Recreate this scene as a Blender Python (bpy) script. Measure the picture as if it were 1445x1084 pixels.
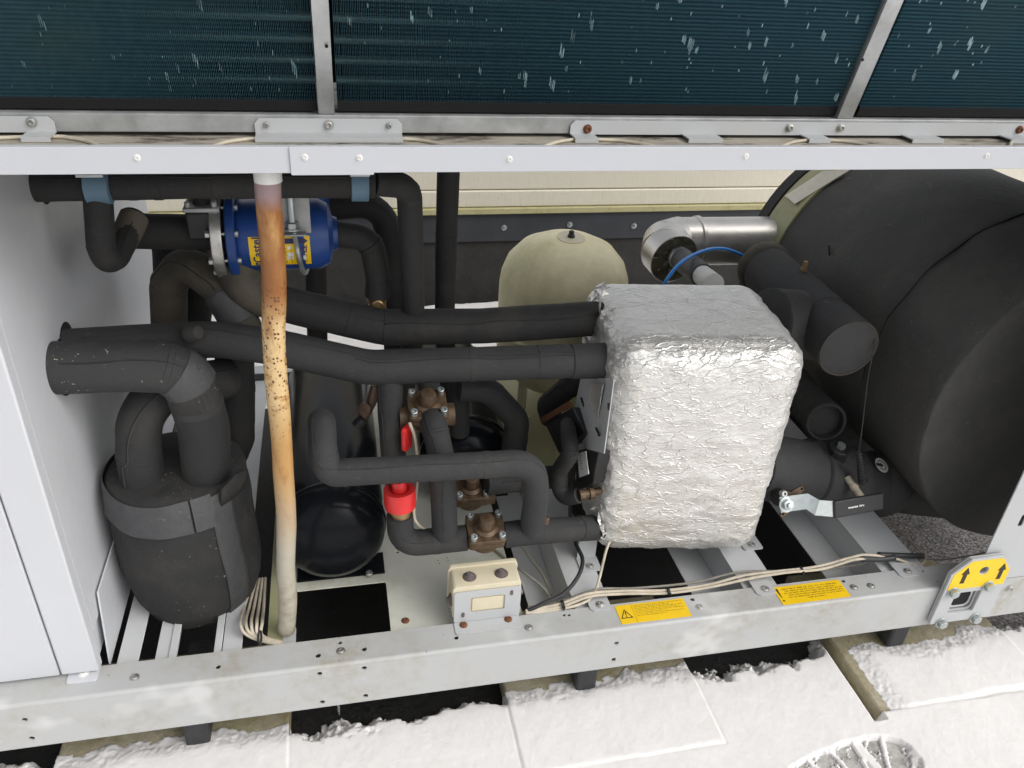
import bpy, bmesh, math, random
import numpy as np
from mathutils import Vector, Matrix, noise as mnoise

for o in list(bpy.data.objects):
    bpy.data.objects.remove(o, do_unlink=True)
S = bpy.context.scene
COL = S.collection
rnd = random.Random(7)

# ------------------------------------------------------------------ camera
cam = bpy.data.objects.new("camera", bpy.data.cameras.new("camera"))
COL.objects.link(cam)
R3 = Matrix([[0.977458, 0.059225, -0.202651], [-0.204178, 0.509428, -0.835939], [0.053728, 0.858473, 0.510038]])
cam.matrix_world = Matrix.Translation([0.0, -1.0068, 1.3953]) @ R3.to_4x4()
cam.data.sensor_width = 36.0
cam.data.lens = 28.3671
cam.data.clip_start = 0.02
cam.data.clip_end = 400
S.camera = cam

# ------------------------------------------------------------------ daylight (overcast)
SUN_EL, SUN_AZ = math.radians(45), math.radians(128)      # azimuth from +Y, clockwise: behind the viewer, a little right
world = bpy.data.worlds.new("World"); S.world = world
world.use_nodes = True
nt = world.node_tree; nt.nodes.clear()
sky = nt.nodes.new("ShaderNodeTexSky"); sky.sky_type = 'NISHITA'
sky.sun_disc = False; sky.sun_elevation = SUN_EL; sky.sun_rotation = SUN_AZ
sky.air_density = 1.0; sky.dust_density = 3.0; sky.ozone_density = 1.0
hs = nt.nodes.new("ShaderNodeHueSaturation"); hs.inputs['Saturation'].default_value = 0.14
bg = nt.nodes.new("ShaderNodeBackground"); bg.inputs['Strength'].default_value = 0.15
wo = nt.nodes.new("ShaderNodeOutputWorld")
nt.links.new(sky.outputs[0], hs.inputs['Color']); nt.links.new(hs.outputs[0], bg.inputs['Color'])
nt.links.new(bg.outputs[0], wo.inputs['Surface'])
sl = bpy.data.lights.new("sun", 'SUN'); sl.energy = 0.75; sl.angle = math.radians(60); sl.color = (1.0, 0.97, 0.93)
sun = bpy.data.objects.new("sun", sl); COL.objects.link(sun)
sd = Vector((math.sin(SUN_AZ)*math.cos(SUN_EL), math.cos(SUN_AZ)*math.cos(SUN_EL), math.sin(SUN_EL)))
sun.rotation_euler = sd.to_track_quat('Z', 'Y').to_euler()
S.view_settings.view_transform = 'Standard'; S.view_settings.look = 'None'
S.view_settings.gamma = 1.0; S.view_settings.use_curve_mapping = False
S.view_settings.exposure = 0.53
S.render.engine = 'CYCLES'
S.cycles.max_bounces = 8; S.cycles.diffuse_bounces = 5; S.cycles.glossy_bounces = 4
S.cycles.caustics_reflective = False; S.cycles.caustics_refractive = False
S.cycles.use_denoising = True

# ------------------------------------------------------------------ materials
def rgb(h):
    h = h.lstrip('#'); v = [int(h[i:i+2], 16)/255 for i in (0, 2, 4)]
    return tuple(c/12.92 if c <= .04045 else ((c+.055)/1.055)**2.4 for c in v)

class NT:
    def __init__(s, name):
        s.m = bpy.data.materials.new(name); s.m.use_nodes = True
        s.t = s.m.node_tree; s.b = s.t.nodes['Principled BSDF']
        s.tc = s.t.nodes.new('ShaderNodeTexCoord')
    def n(s, typ, **kw):
        q = s.t.nodes.new(typ)
        for k, v in kw.items():
            if k.startswith('_'): setattr(q, k[1:], v)
            else: q.inputs[k.replace('0', ' ')].default_value = v
        return q
    def l(s, a, b): s.t.links.new(a, b)
    def coords(s, scale=(1, 1, 1), rot=(0, 0, 0), loc=(0, 0, 0)):
        mp = s.t.nodes.new('ShaderNodeMapping')
        mp.inputs['Scale'].default_value = scale; mp.inputs['Rotation'].default_value = rot; mp.inputs['Location'].default_value = loc
        s.l(s.tc.outputs['Object'], mp.inputs['Vector']); return mp.outputs[0]
    def noise(s, scale, detail=4, rough=.55, vec=None, dist=0):
        q = s.n('ShaderNodeTexNoise', Scale=scale, Detail=detail, Roughness=rough, Distortion=dist)
        s.l(vec or s.tc.outputs['Object'], q.inputs['Vector']); return q.outputs['Fac']
    def ramp(s, fac, p0, p1, c0=0., c1=1.):
        q = s.n('ShaderNodeMapRange', _clamp=True)
        q.inputs['From Min'].default_value = p0; q.inputs['From Max'].default_value = p1
        q.inputs['To Min'].default_value = c0; q.inputs['To Max'].default_value = c1
        s.l(fac, q.inputs['Value']); return q.outputs[0]
    def mix(s, fac, a, b):
        q = s.t.nodes.new('ShaderNodeMix'); q.data_type = 'RGBA'
        for k, v in ((6, a), (7, b)):
            if isinstance(v, tuple): q.inputs[k].default_value = (*v[:3], 1)
            else: s.l(v, q.inputs[k])
        if isinstance(fac, (float, int)): q.inputs[0].default_value = fac
        else: s.l(fac, q.inputs[0])
        return q.outputs[2]
    def math(s, op, a, b=0.):
        q = s.t.nodes.new('ShaderNodeMath'); q.operation = op
        for k, v in ((0, a), (1, b)):
            if isinstance(v, (int, float)): q.inputs[k].default_value = v
            else: s.l(v, q.inputs[k])
        return q.outputs[0]
    def bump(s, h, dist, strength=1., prev=None):
        q = s.n('ShaderNodeBump', Strength=strength, Distance=dist); s.l(h, q.inputs['Height'])
        if prev is not None: s.l(prev, q.inputs['Normal'])
        return q.outputs[0]
    def done(s, col=None, rough=None, metal=None, normal=None, **kw):
        b = s.b
        for key, v in (('Base Color', col), ('Roughness', rough), ('Metallic', metal)):
            if v is None: continue
            if isinstance(v, tuple): b.inputs[key].default_value = (*v[:3], 1)
            elif isinstance(v, (int, float)): b.inputs[key].default_value = v
            else: s.l(v, b.inputs[key])
        if normal is not None: s.l(normal, b.inputs['Normal'])
        for k, v in kw.items(): b.inputs[k.replace('_', ' ')].default_value = v
        return s.m

def paint(name, col, dirt=(.42, .38, .30), amount=.35, rough=.45, scale=6, speck=.0):
    k = NT(name)
    n1 = k.noise(scale, 6, .65); n2 = k.noise(scale*7, 5, .6)
    f = k.math('MULTIPLY', k.ramp(n1, .45, .75), k.ramp(n2, .35, .7))
    c = k.mix(k.math('MULTIPLY', f, amount), col, dirt)
    if speck:
        c = k.mix(k.math('MULTIPLY', k.ramp(k.noise(5.5, 3, .55, k.coords((1, 1, 1.3), (0, 0, 0), (3.1, 0, 0))), .60, .68), .55), c, (.66, .66, .65))
        s_ = k.ramp(k.noise(90, 2, .5), .72, .78); c = k.mix(k.math('MULTIPLY', s_, speck), c, (.12, .09, .06))
    nb = k.bump(k.noise(260, 2, .5), .0003, .25)
    return k.done(c, k.ramp(n2, .3, .7, rough-.06, rough+.12), 0., nb)

def plain(name, col, rough=.5, metal=0., var=.25, scale=30, bump=.0004, bscale=120):
    k = NT(name); n1 = k.noise(scale, 5, .6)
    c = k.mix(k.ramp(n1, .3, .7), tuple(v*(1-var) for v in col), tuple(min(1, v*(1+var)) for v in col))
    return k.done(c, k.ramp(n1, .3, .7, max(0, rough-.07), min(1, rough+.07)), metal, k.bump(k.noise(bscale, 3, .55), bump, .6))

def foam(name, col, grime=(.085, .075, .055), amount=.3, speck=0., rough=.82, grain=.0006):
    k = NT(name)
    n1 = k.noise(9, 6, .62); n2 = k.noise(55, 5, .6); n3 = k.noise(420, 2, .5)
    c = k.mix(k.ramp(n2, .3, .75), tuple(v*.82 for v in col), tuple(v*1.2 for v in col))
    c = k.mix(k.math('MULTIPLY', k.ramp(n1, .48, .72), amount), c, grime)
    if speck:
        m = k.math('MULTIPLY', k.ramp(k.noise(150, 3, .65), .655, .675), k.ramp(k.noise(13, 3, .6), .50, .58))
        c = k.mix(k.math('MULTIPLY', m, speck), c, (.60, .56, .44))
    sc = k.ramp(k.noise(34, 3, .6, k.coords((1, 1, 3.2), (.4, .3, .2)), 1.2), .66, .69)
    c = k.mix(k.math('MULTIPLY', sc, .5), c, tuple(v*2.0 for v in col))
    n4 = k.noise(120, 3, .55, None, .8)
    nb = k.bump(n3, grain, .5, k.bump(n4, .0016, .45, k.bump(n2, .003, .5)))
    return k.done(c, k.ramp(n2, .3, .7, rough-.1, rough+.08), 0., nb)

M = {}
M['paint'] = paint('grey_paint', (.46, .47, .475), amount=.35)
M['paint_member'] = paint('member_paint', (.56, .57, .575), amount=.5, scale=5)
M['paint_cabinet'] = paint('cabinet_paint', (.57, .58, .605), amount=.10, rough=.4)
M['paint_dirty'] = paint('grey_paint_dirty', (.445, .45, .445), dirt=(.30, .25, .155), amount=.85, scale=6, speck=.5)
M['paint_white'] = paint('white_paint', (.53, .54, .57), amount=.12, rough=.38)
M['paint_pan'] = paint('pan_paint', (.64, .64, .565), dirt=(.33, .31, .15), amount=.85, scale=4, speck=.5)
M['paint_algae'] = paint('algae_paint', (.36, .35, .20), dirt=(.20, .20, .06), amount=.8, scale=9)
M['foam'] = foam('black_foam', (.023, .023, .0236))
M['foam_dark'] = foam('dark_foam', (.024, .0235, .023), amount=.12)
M['foam_pale'] = foam('faded_foam', (.029, .0295, .031), amount=.12)
M['foam_speck'] = foam('spotted_foam', (.034, .034, .0345), amount=.2, speck=.95)
M['foam_brown'] = foam('dusty_foam', (.060, .053, .043), grime=(.13, .11, .08), amount=.75)
M['foam_body'] = foam('worn_foam', (.021, .0207, .0205), grime=(.044, .041, .036), amount=.75, speck=.6)
M['dark_sheet'] = plain('reflection_darkener', (.05, .05, .052), .7, 0, .15, 10, .0002)  # dark grey added for what the glossy receivers reflect
M['foam_grey'] = foam('grey_foam', (.050, .050, .051), amount=.2)
M['foam_tan'] = foam('tan_foam', (.12, .102, .080), grime=(.17, .15, .11), amount=.3)
M['tape'] = foam('foam_tape', (.060, .061, .064), amount=.18, rough=.60)
M['foam_tank'] = foam('tank_foam', (.066, .065, .062), grime=(.105, .098, .083), amount=.5)
def mat_gloss():
    k = NT('gloss_black'); n1 = k.noise(7, 3, .5)
    d = k.ramp(k.noise(200, 3, .6), .70, .74)
    c = k.mix(k.math('MULTIPLY', d, .5), (.009, .010, .012), (.10, .10, .09))
    return k.done(c, k.ramp(n1, .3, .7, .17, .27), 0., None, Specular_IOR_Level=.10)
M['gloss_black'] = mat_gloss()
M['blue'] = plain('blue_paint', (.014, .055, .225), .42, 0, .3, 14, .0003)
M['galv'] = plain('galvanised', (.46, .47, .47), .42, .75, .22, 22, .0003)
M['galv_dull'] = plain('dull_galvanised', (.36, .365, .36), .55, .45, .3, 18, .0004)
M['zinc'] = plain('zinc', (.44, .475, .47), .36, .75, .15, 60, .0002)
M['steel'] = plain('steel', (.52, .51, .48), .4, .85, .25, 60, .0004)
M['rust'] = plain('rust', (.17, .065, .03), .8, .1, .45, 220, .0012, 300)
M['brass'] = plain('brown_brass', (.105, .068, .040), .5, .45, .4, 70, .0008, 160)
M['brass_bright'] = plain('brass', (.33, .22, .11), .4, .7, .3, 60, .0005)
M['copper'] = plain('dull_copper', (.15, .095, .070), .45, .6, .3, 60, .0006)
M['red'] = plain('red_plastic', (.70, .030, .030), .35, 0, .12, 20, .0002)
M['cream'] = plain('cream_plastic', (.64, .575, .42), .42, 0, .08, 12, .0002)
M['rubber_brown'] = plain('brown_rubber', (.13, .105, .10), .6, 0, .2, 60, .0004)
M['rubber'] = plain('black_rubber', (.030, .030, .032), .65, 0, .3, 60, .0008)
M['black'] = plain('black_plastic', (.014, .014, .015), .5, 0, .3, 60, .0004)
M['cable'] = plain('cream_cable', (.52, .46, .36), .55, 0, .18, 40, .0002)
M['cable_grey'] = plain('grey_cable', (.25, .235, .20), .6, 0, .2, 40, .0002)
M['cable_black'] = plain('black_cable', (.022, .022, .023), .5, 0, .2, 40, .0002)
M['blue_tube'] = plain('blue_tube', (.03, .27, .80), .35, 0, .1, 40, .0001)
M['clamp_blue'] = plain('blue_clamp', (.12, .205, .28), .5, 0, .15, 30, .0003)
M['ink'] = plain('ink', (.03, .022, .012), .6, 0, .1)
M['ink_soft'] = plain('soft_ink', (.30, .19, .008), .6, 0, .2)
M['ink_blue'] = plain('blue_ink', (.022, .02, .10), .5, 0, .1)
M['sticker'] = plain('yellow_sticker', (.86, .555, .008), .42, 0, .05, 25, .0001)
M['white_label'] = plain('white_label', (.72, .71, .68), .5, 0, .08, 30, .0001)
M['rockwool'] = plain('mineral_wool', (.10, .095, .062), .95, 0, .55, 60, .006, 90)
M['hole'] = plain('dark_void', (.006, .006, .007), .9, 0, .2)  # near-black: the shade inside gaps and openings is put into the colour

def mat_hose():
    k = NT('stained_hose')
    sep = k.n('ShaderNodeSeparateXYZ'); k.l(k.tc.outputs['Object'], sep.inputs[0])
    z = sep.outputs['Z']
    n1 = k.noise(22, 4, .6, k.coords((1, 1, .35))); n2 = k.noise(60, 4, .6)
    clean = (.42, .385, .31); pale = (.66, .47, .235); amber = (.47, .265, .09); rusty = (.27, .10, .022); mauve = (.30, .215, .235)
    z = k.math('ADD', z, .219)
    zz = k.math('ADD', z, k.math('MULTIPLY', k.math('SUBTRACT', n1, .5), .08))
    c = k.mix(k.ramp(zz, .42, .60), clean, amber)
    c = k.mix(k.ramp(zz, .66, .74), c, pale)
    c = k.mix(k.math('MULTIPLY', k.ramp(zz, .66, .74), k.ramp(n2, .52, .62)), c, amber)
    c = k.mix(k.ramp(zz, .87, .92), c, amber)
    c = k.mix(k.math('MULTIPLY', k.ramp(zz, .87, .93), k.ramp(n1, .37, .49)), c, rusty)
    c = k.mix(k.math('MULTIPLY', k.ramp(zz, 1.04, 1.07), .85), c, mauve)
    v = k.n('ShaderNodeTexVoronoi', Scale=195., Randomness=1.); k.l(k.coords((1, 1, .85)), v.inputs['Vector'])
    vs = k.n('ShaderNodeSeparateColor'); k.l(v.outputs['Color'], vs.inputs[0])
    rad = k.ramp(vs.outputs[0], .10, 1., .08, .47)
    m = k.ramp(k.math('SUBTRACT', v.outputs['Distance'], rad), -.05, .03, 1, 0)
    m = k.math('MULTIPLY', m, k.math('MULTIPLY', k.ramp(zz, .62, .78), k.ramp(zz, .90, .96, 1, 0)))
    bl = k.math('MULTIPLY', k.ramp(k.noise(30, 5, .65, k.coords((1, 1, .28))), .54, .64), k.ramp(zz, .40, .60))
    c = k.mix(k.math('MULTIPLY', bl, .75), c, (.33, .145, .04))
    c = k.mix(m, c, (.10, .036, .012))
    gr = k.math('MULTIPLY', k.ramp(zz, .32, .42, 1, 0), k.ramp(n2, .42, .66))
    c = k.mix(k.math('MULTIPLY', gr, .6), c, (.24, .21, .15))
    return k.done(c, .38, 0., k.bump(n2, .0012, .5))
M['hose'] = mat_hose()

def mat_foil():
    k = NT('crumpled_foil')
    def facets(scale, sx, seed, warp=.10):
        vec = k.coords(sx, loc=(seed, seed*.7, seed*.3))
        q = k.n('ShaderNodeTexNoise', Scale=scale*.6, Detail=2.); k.l(vec, q.inputs['Vector'])
        ad = k.n('ShaderNodeMix', _data_type='VECTOR'); ad.inputs[0].default_value = warp
        k.l(vec, ad.inputs[4]); k.l(q.outputs['Color'], ad.inputs[5])
        v = k.n('ShaderNodeTexVoronoi', Scale=scale, _feature='F1'); k.l(ad.outputs[1], v.inputs['Vector'])
        df = k.n('ShaderNodeVectorMath', _operation='SUBTRACT'); k.l(ad.outputs[1], df.inputs[0]); k.l(v.outputs['Position'], df.inputs[1])
        dr = k.n('ShaderNodeVectorMath', _operation='SUBTRACT'); k.l(v.outputs['Color'], dr.inputs[0]); dr.inputs[1].default_value = (.5, .5, .5)
        dt = k.n('ShaderNodeVectorMath', _operation='DOT_PRODUCT'); k.l(df.outputs[0], dt.inputs[0]); k.l(dr.outputs[0], dt.inputs[1])
        return k.math('MULTIPLY', dt.outputs['Value'], scale)
    sep = k.n('ShaderNodeSeparateXYZ'); k.l(k.tc.outputs['Object'], sep.inputs[0])
    flat = k.ramp(sep.outputs['Z'], .452, .462, 1., .55)          # the lid is stretched smoother than the sides
    a = k.math('MULTIPLY', facets(17, (1, 1, 1.9), 0), flat)
    b = k.math('MULTIPLY', facets(44, (.75, .8, 2.0), 3), flat)
    c = k.math('MULTIPLY', facets(110, (.8, .8, 1.5), 7), flat)
    def crease(scale, sx, w, seed):
        vec = k.coords(sx, loc=(seed, seed*.7, seed*.3)); q = k.n('ShaderNodeTexNoise', Scale=scale*.5, Detail=3.); k.l(vec, q.inputs['Vector'])
        ad = k.n('ShaderNodeMix', _data_type='VECTOR'); ad.inputs[0].default_value = .16; k.l(vec, ad.inputs[4]); k.l(q.outputs['Color'], ad.inputs[5])
        v = k.n('ShaderNodeTexVoronoi', Scale=scale, _feature='DISTANCE_TO_EDGE'); k.l(ad.outputs[1], v.inputs['Vector'])
        return k.math('MULTIPLY', k.ramp(v.outputs['Distance'], 0, w, 1, 0), flat)
    nb = k.bump(a, .0034, .42); nb = k.bump(b, .0020, .48, nb); nb = k.bump(c, .0007, .40, nb)
    nb = k.bump(crease(24, (.7, 1, 2.2), .045, 11), .0020, .75, nb); nb = k.bump(crease(60, (.8, 1, 1.8), .06, 5), .0008, .65, nb)
    st = k.math('MULTIPLY', k.ramp(k.noise(5, 4, .6), .60, .78), .35)
    col = k.mix(st, (.80, .785, .755), (.62, .56, .42))
    sp = k.ramp(k.noise(140, 2, .5), .745, .77)
    col = k.mix(k.math('MULTIPLY', sp, .7), col, (.08, .07, .05))
    return k.done(col, k.ramp(k.noise(30, 4, .6), .3, .7, .36, .50), .84, nb)
M['foil'] = mat_foil()

def mat_fin():
    k = NT('coated_fin')
    w = k.n('ShaderNodeTexWave', Scale=62., Distortion=.6, _bands_direction='Z'); k.l(k.tc.outputs['Object'], w.inputs['Vector'])
    n1 = k.noise(4, 4, .6); n2 = k.noise(80, 3, .5)
    c = k.mix(k.ramp(w.outputs['Fac'], .2, .8), (.040, .115, .155), (.100, .245, .315))  # corrugation's light and dark lines put into the colour as well
    c = k.mix(k.math('MULTIPLY', k.ramp(n1, .55, .8), .35), c, (.15, .22, .17))
    return k.done(c, k.ramp(n2, .3, .7, .36, .55), .25, k.bump(w.outputs['Fac'], .0008, .6))
M['fin'] = mat_fin()
M['fin_bent_lit'] = plain('bent_fin_lit', (.42, .60, .64), .4, .3, .5, 60, .0003)  # pale colour holds the light the bent fins catch
M['tube_teal'] = plain('coil_tube', (.22, .36, .35), .45, .3, .3, 20, .0003)

def mat_snow():
    k = NT('snow')
    n1 = k.noise(60, 5, .65); n2 = k.noise(420, 3, .6)
    c = k.mix(k.ramp(n1, .3, .7), (.73, .712, .70), (.78, .762, .745))
    nb = k.bump(n2, .0008, .5, k.bump(n1, .0015, .4))
    c = k.mix(k.math('MULTIPLY', k.ramp(k.noise(170, 3, .6), .66, .72), k.ramp(k.noise(6, 3, .6), .45, .65, 0, .5)), c, (.50, .48, .47))
    m = k.done(c, .75, 0., nb, Subsurface_Weight=.25, Subsurface_Scale=.006)
    k.b.inputs['Subsurface Radius'].default_value = (1., .95, .9)
    return m
M['snow'] = mat_snow()

def mat_paver():
    k = NT('mossy_concrete')
    n1 = k.noise(7, 5, .65); n2 = k.noise(70, 5, .6); n3 = k.noise(400, 2, .5)
    c = k.mix(k.ramp(n2, .3, .7), (.32, .28, .20), (.46, .41, .30))
    c = k.mix(k.math('MULTIPLY', k.ramp(n1, .42, .62), .75), c, (.22, .195, .075))
    return k.done(c, .88, 0., k.bump(n3, .002, .6, k.bump(n2, .004, .5)))
M['paver'] = mat_paver()
M['wet_paver'] = plain('wet_concrete', (.40, .39, .365), .45, 0, .35, 60, .0015, 200)

def mat_roof():
    k = NT('roof_membrane')
    n1 = k.noise(3, 5, .6); n2 = k.noise(90, 4, .6); n3 = k.noise(150, 5, .7)
    c = k.mix(k.ramp(n2, .3, .7), (.010, .010, .011), (.024, .023, .022))
    sep = k.n('ShaderNodeSeparateXYZ'); k.l(k.tc.outputs['Object'], sep.inputs[0])
    x, y = sep.outputs['X'], sep.outputs['Y']
    # a patch of rime frost on the membrane under the big tank
    fr = k.math('MULTIPLY', k.math('MULTIPLY', k.ramp(x, 1.16, 1.34), k.ramp(x, 2.6, 2.9, 1, 0)), k.math('MULTIPLY', k.ramp(y, -.05, .12), k.ramp(y, .9, 1.1, 1, 0)))
    fr = k.math('MULTIPLY', fr, k.ramp(n3, .42, .66))
    fr = k.math('MULTIPLY', fr, k.ramp(n1, .30, .55, .45, 1))
    c = k.mix(k.math('MULTIPLY', fr, .9), c, (.44, .40, .385))
    return k.done(c, k.ramp(n2, .3, .7, .3, .7), 0., k.bump(n3, .003, .6))
M['roof'] = mat_roof()

def mat_clad():
    k = NT('cream_cladding')
    sep = k.n('ShaderNodeSeparateXYZ'); k.l(k.tc.outputs['Object'], sep.inputs[0])
    n1 = k.noise(9, 5, .65, k.coords((1, 1, .35))); n2 = k.noise(40, 4, .6, k.coords((2.5, 1, .5)))
    c = k.mix(k.ramp(n2, .3, .7), (.68, .635, .52), (.76, .715, .60))
    c = k.mix(k.math('MULTIPLY', k.ramp(n2, .60, .75), .35), c, (.25, .23, .14))
    return k.done(c, .5, 0., k.bump(n1, .001, .4))
M['clad'] = mat_clad()
M['algae_clad'] = paint('algae_cladding', (.48, .44, .24), dirt=(.20, .20, .05), amount=.9, scale=12)
M['flashing'] = plain('dark_flashing', (.040, .043, .050), .5, 0, .2, 8, .0006)
M['bitumen'] = plain('bitumen_upstand', (.028, .027, .025), .8, 0, .4, 12, .003, 60)
M['shell'] = plain('steel_cladding', (.55, .53, .50), .36, .9, .12, 12, .0004)
def mat_vessel():
    k = NT('weathered_cream_vessel')
    n1 = k.noise(7, 5, .65, k.coords((1, 1, .4))); n2 = k.noise(45, 4, .6)
    c = k.mix(k.ramp(n2, .3, .7), (.78, .70, .44), (.86, .78, .53))
    c = k.mix(k.math('MULTIPLY', k.ramp(n1, .40, .62), k.ramp(n2, .25, .6, .35, .7)), c, (.46, .44, .20))
    return k.done(c, .5, 0., k.bump(n2, .0008, .4))
M['vessel'] = mat_vessel()
def mat_tray():
    k = NT('dirty_tray')
    n1 = k.noise(14, 6, .7, k.coords((.6, 2, 1))); n2 = k.noise(60, 5, .7, k.coords((.5, 1.5, 1)))
    c = k.mix(k.ramp(n2, .3, .7), (.33, .295, .24), (.45, .41, .345))
    c = k.mix(k.math('MULTIPLY', k.ramp(n1, .47, .6), k.ramp(n2, .35, .55)), c, (.055, .048, .032))
    return k.done(c, .7, 0., k.bump(n2, .001, .5))
M['tray'] = mat_tray()

# ------------------------------------------------------------------ mesh helpers
class MB:
    """collects vertices and faces"""
    def __init__(s): s.v = []; s.f = []
    def add(s, v, f):
        o = len(s.v); s.v.extend([tuple(p) for p in v]); s.f.extend([tuple(i+o for i in q) for q in f]); return s
    def box(s, x0, x1, y0, y1, z0, z1, mtx=None):
        v = [(x0, y0, z0), (x1, y0, z0), (x1, y1, z0), (x0, y1, z0), (x0, y0, z1), (x1, y0, z1), (x1, y1, z1), (x0, y1, z1)]
        if mtx is not None: v = [mtx @ Vector(p) for p in v]
        return s.add(v, [(0, 3, 2, 1), (4, 5, 6, 7), (0, 1, 5, 4), (1, 2, 6, 5), (2, 3, 7, 6), (3, 0, 4, 7)])
    def lathe(s, prof, origin, axis, n=32, ref=None):
        """prof: (radius, height along axis) pairs"""
        a = Vector(axis).normalized()
        r = Vector(ref) if ref else (Vector((0, 0, 1)) if abs(a.z) < .9 else Vector((1, 0, 0)))
        e1 = (r - a*r.dot(a)).normalized(); e2 = a.cross(e1); o = Vector(origin)
        v, f = [], []
        for (rad, h) in prof:
            for i in range(n):
                t = 2*math.pi*i/n; v.append(o + a*h + (e1*math.cos(t)+e2*math.sin(t))*max(rad, 1e-5))
        m = len(prof)
        for j in range(m-1):
            for i in range(n):
                k = (i+1) % n; f.append((j*n+i, j*n+k, (j+1)*n+k, (j+1)*n+i))
        f.append(tuple(reversed(range(n)))); f.append(tuple(range((m-1)*n, m*n)))
        return s.add(v, f)
    def build(s, name, mat, parent=None, smooth=35, bevel=0, **kw):
        me = bpy.data.meshes.new(name); off = world_loc(parent)
        me.from_pydata([(p[0]-off.x, p[1]-off.y, p[2]-off.z) for p in s.v], [], s.f)
        return link(name, me, mat, parent, smooth, bevel, **kw)

def world_loc(p):
    v = Vector((0, 0, 0))
    while p is not None: v += p.location; p = p.parent
    return v
def link(name, me, mat, parent=None, smooth=35, bevel=0, **kw):
    me.materials.clear()
    if isinstance(mat, str): mat = M[mat]
    me.materials.append(mat)
    if smooth:
        me.polygons.foreach_set('use_smooth', [True]*len(me.polygons))
        me.set_sharp_from_angle(angle=math.radians(smooth))
    o = bpy.data.objects.new(name, me); COL.objects.link(o)
    if parent is not None: o.parent = parent
    if bevel:
        b = o.modifiers.new('soft_edge', 'BEVEL'); b.width = bevel; b.segments = 2; b.limit_method = 'ANGLE'; b.angle_limit = math.radians(50)
    for k, v in kw.items(): o[k] = v
    return o
def thing(name, label, cat, loc, group=None):
    o = bpy.data.objects.new(name, None); COL.objects.link(o); o.location = loc
    o.empty_display_size = .05
    return tag(o, label, cat, group)
def tag(o, label, cat, group=None):
    o['label'] = label; o['category'] = cat
    if group: o['group'] = group
    return o
def copy_at(o, loc, parent):
    c = o.copy(); COL.objects.link(c); c.parent = parent
    c.location = Vector(loc) - world_loc(parent); return c

def path(pts, bend=.03, step=.012):
    """polyline with rounded corners, sampled"""
    P = [Vector(p) for p in pts]; out = [P[0]]
    n = len(P); bl = bend if isinstance(bend, (list, tuple)) else [bend]*(n-2)
    for i in range(1, n-1):
        a, b, c = P[i-1], P[i], P[i+1]
        u, w = (a-b), (c-b); lu, lw = u.length, w.length; u.normalize(); w.normalize()
        ang = u.angle(w)
        if ang > 3.1 or bl[i-1] < 1e-4: out.append(b); continue
        d = min(bl[i-1]/math.tan(ang/2), lu*.48 if i > 1 else lu*.95, lw*.48 if i < n-2 else lw*.95)
        r = d*math.tan(ang/2); cen = b + (u+w).normalized()*(r/math.sin(ang/2))
        s0, s1 = b+u*d, b+w*d; k = max(4, int((math.pi-ang)/.16))
        v0, v1 = s0-cen, s1-cen
        for j in range(k+1):
            t = j/k; th = v0.angle(v1); out.append(cen + (v0*math.sin((1-t)*th)+v1*math.sin(t*th))/math.sin(th))
    out.append(P[-1])
    res = [out[0]]
    for a, b in zip(out, out[1:]):
        L = (b-a).length
        if L < 1e-6: continue
        k = max(1, int(L/step))
        for j in range(1, k+1): res.append(a.lerp(b, j/k))
    return res
def tube(mb, pts, r, seg=20, bend=.03, step=.012, wob=0., squash=0., seed=0., cap='flat', smooth_path=False, rfun=None, freq=9):
    P = path(pts, bend, step) if not smooth_path else [Vector(p) for p in pts]
    n = len(P); T = []
    for i in range(n):
        t = (P[min(i+1, n-1)]-P[max(i-1, 0)]); T.append(t.normalized())
    ref = Vector((0, 0, 1)) if abs(T[0].z) < .9 else Vector((0, 1, 0))
    e1 = (ref - T[0]*ref.dot(T[0])).normalized()
    v, f = [], []; acc = 0.
    rings = []
    L = sum((b-a).length for a, b in zip(P, P[1:]))
    for i in range(n):
        if i: 
            acc += (P[i]-P[i-1]).length
            e1 = (e1 - T[i]*e1.dot(T[i])); e1.normalize()
        e2 = T[i].cross(e1)
        rr = r if rfun is None else r*rfun(acc/L)
        ring = []
        for k in range(seg):
            a = 2*math.pi*k/seg; d = e1*math.cos(a)+e2*math.sin(a)
            q = rr*(1+squash*math.cos(2*a+seed))
            if wob: q *= 1+wob*mnoise.noise((P[i]+d*r)*freq+Vector((seed*3.1, seed, 0)))+.4*wob*mnoise.noise((P[i]+d*r)*freq*4+Vector((seed, 0, 0)))
            ring.append(P[i]+d*q)
        rings.append(ring)
    def shrink(ring, c, s, t): return [c+(p-c)*s+t for p in ring]
    if cap in ('flat', 'start'):
        rings.insert(0, shrink(rings[0], P[0], .93, -T[0]*r*.05))
    if cap in ('flat', 'end'):
        rings.append(shrink(rings[-1], P[-1], .93, T[-1]*r*.05))
    if cap == 'round':
        for s, t in ((.97, .2), (.85, .5), (.6, .78), (.25, .93)):
            rings.insert(0, shrink(rings[0] if s == .97 else base0, P[0], s, -T[0]*r*t)) if False else None
        b0, b1 = list(rings[0]), list(rings[-1])
        for s, t in ((.96, .26), (.84, .54), (.6, .8), (.25, .96)):
            rings.insert(0, shrink(b0, P[0], s, -T[0]*r*t)); rings.append(shrink(b1, P[-1], s, T[-1]*r*t))
    for ring in rings: v.extend(ring)
    m = len(rings)
    for j in range(m-1):
        for k in range(seg):
            q = (k+1) % seg; f.append((j*seg+k, j*seg+q, (j+1)*seg+q, (j+1)*seg+k))
    f.append(tuple(reversed(range(seg)))); f.append(tuple(range((m-1)*seg, m*seg)))
    mb.add(v, f); return P
PN = [0]
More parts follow.
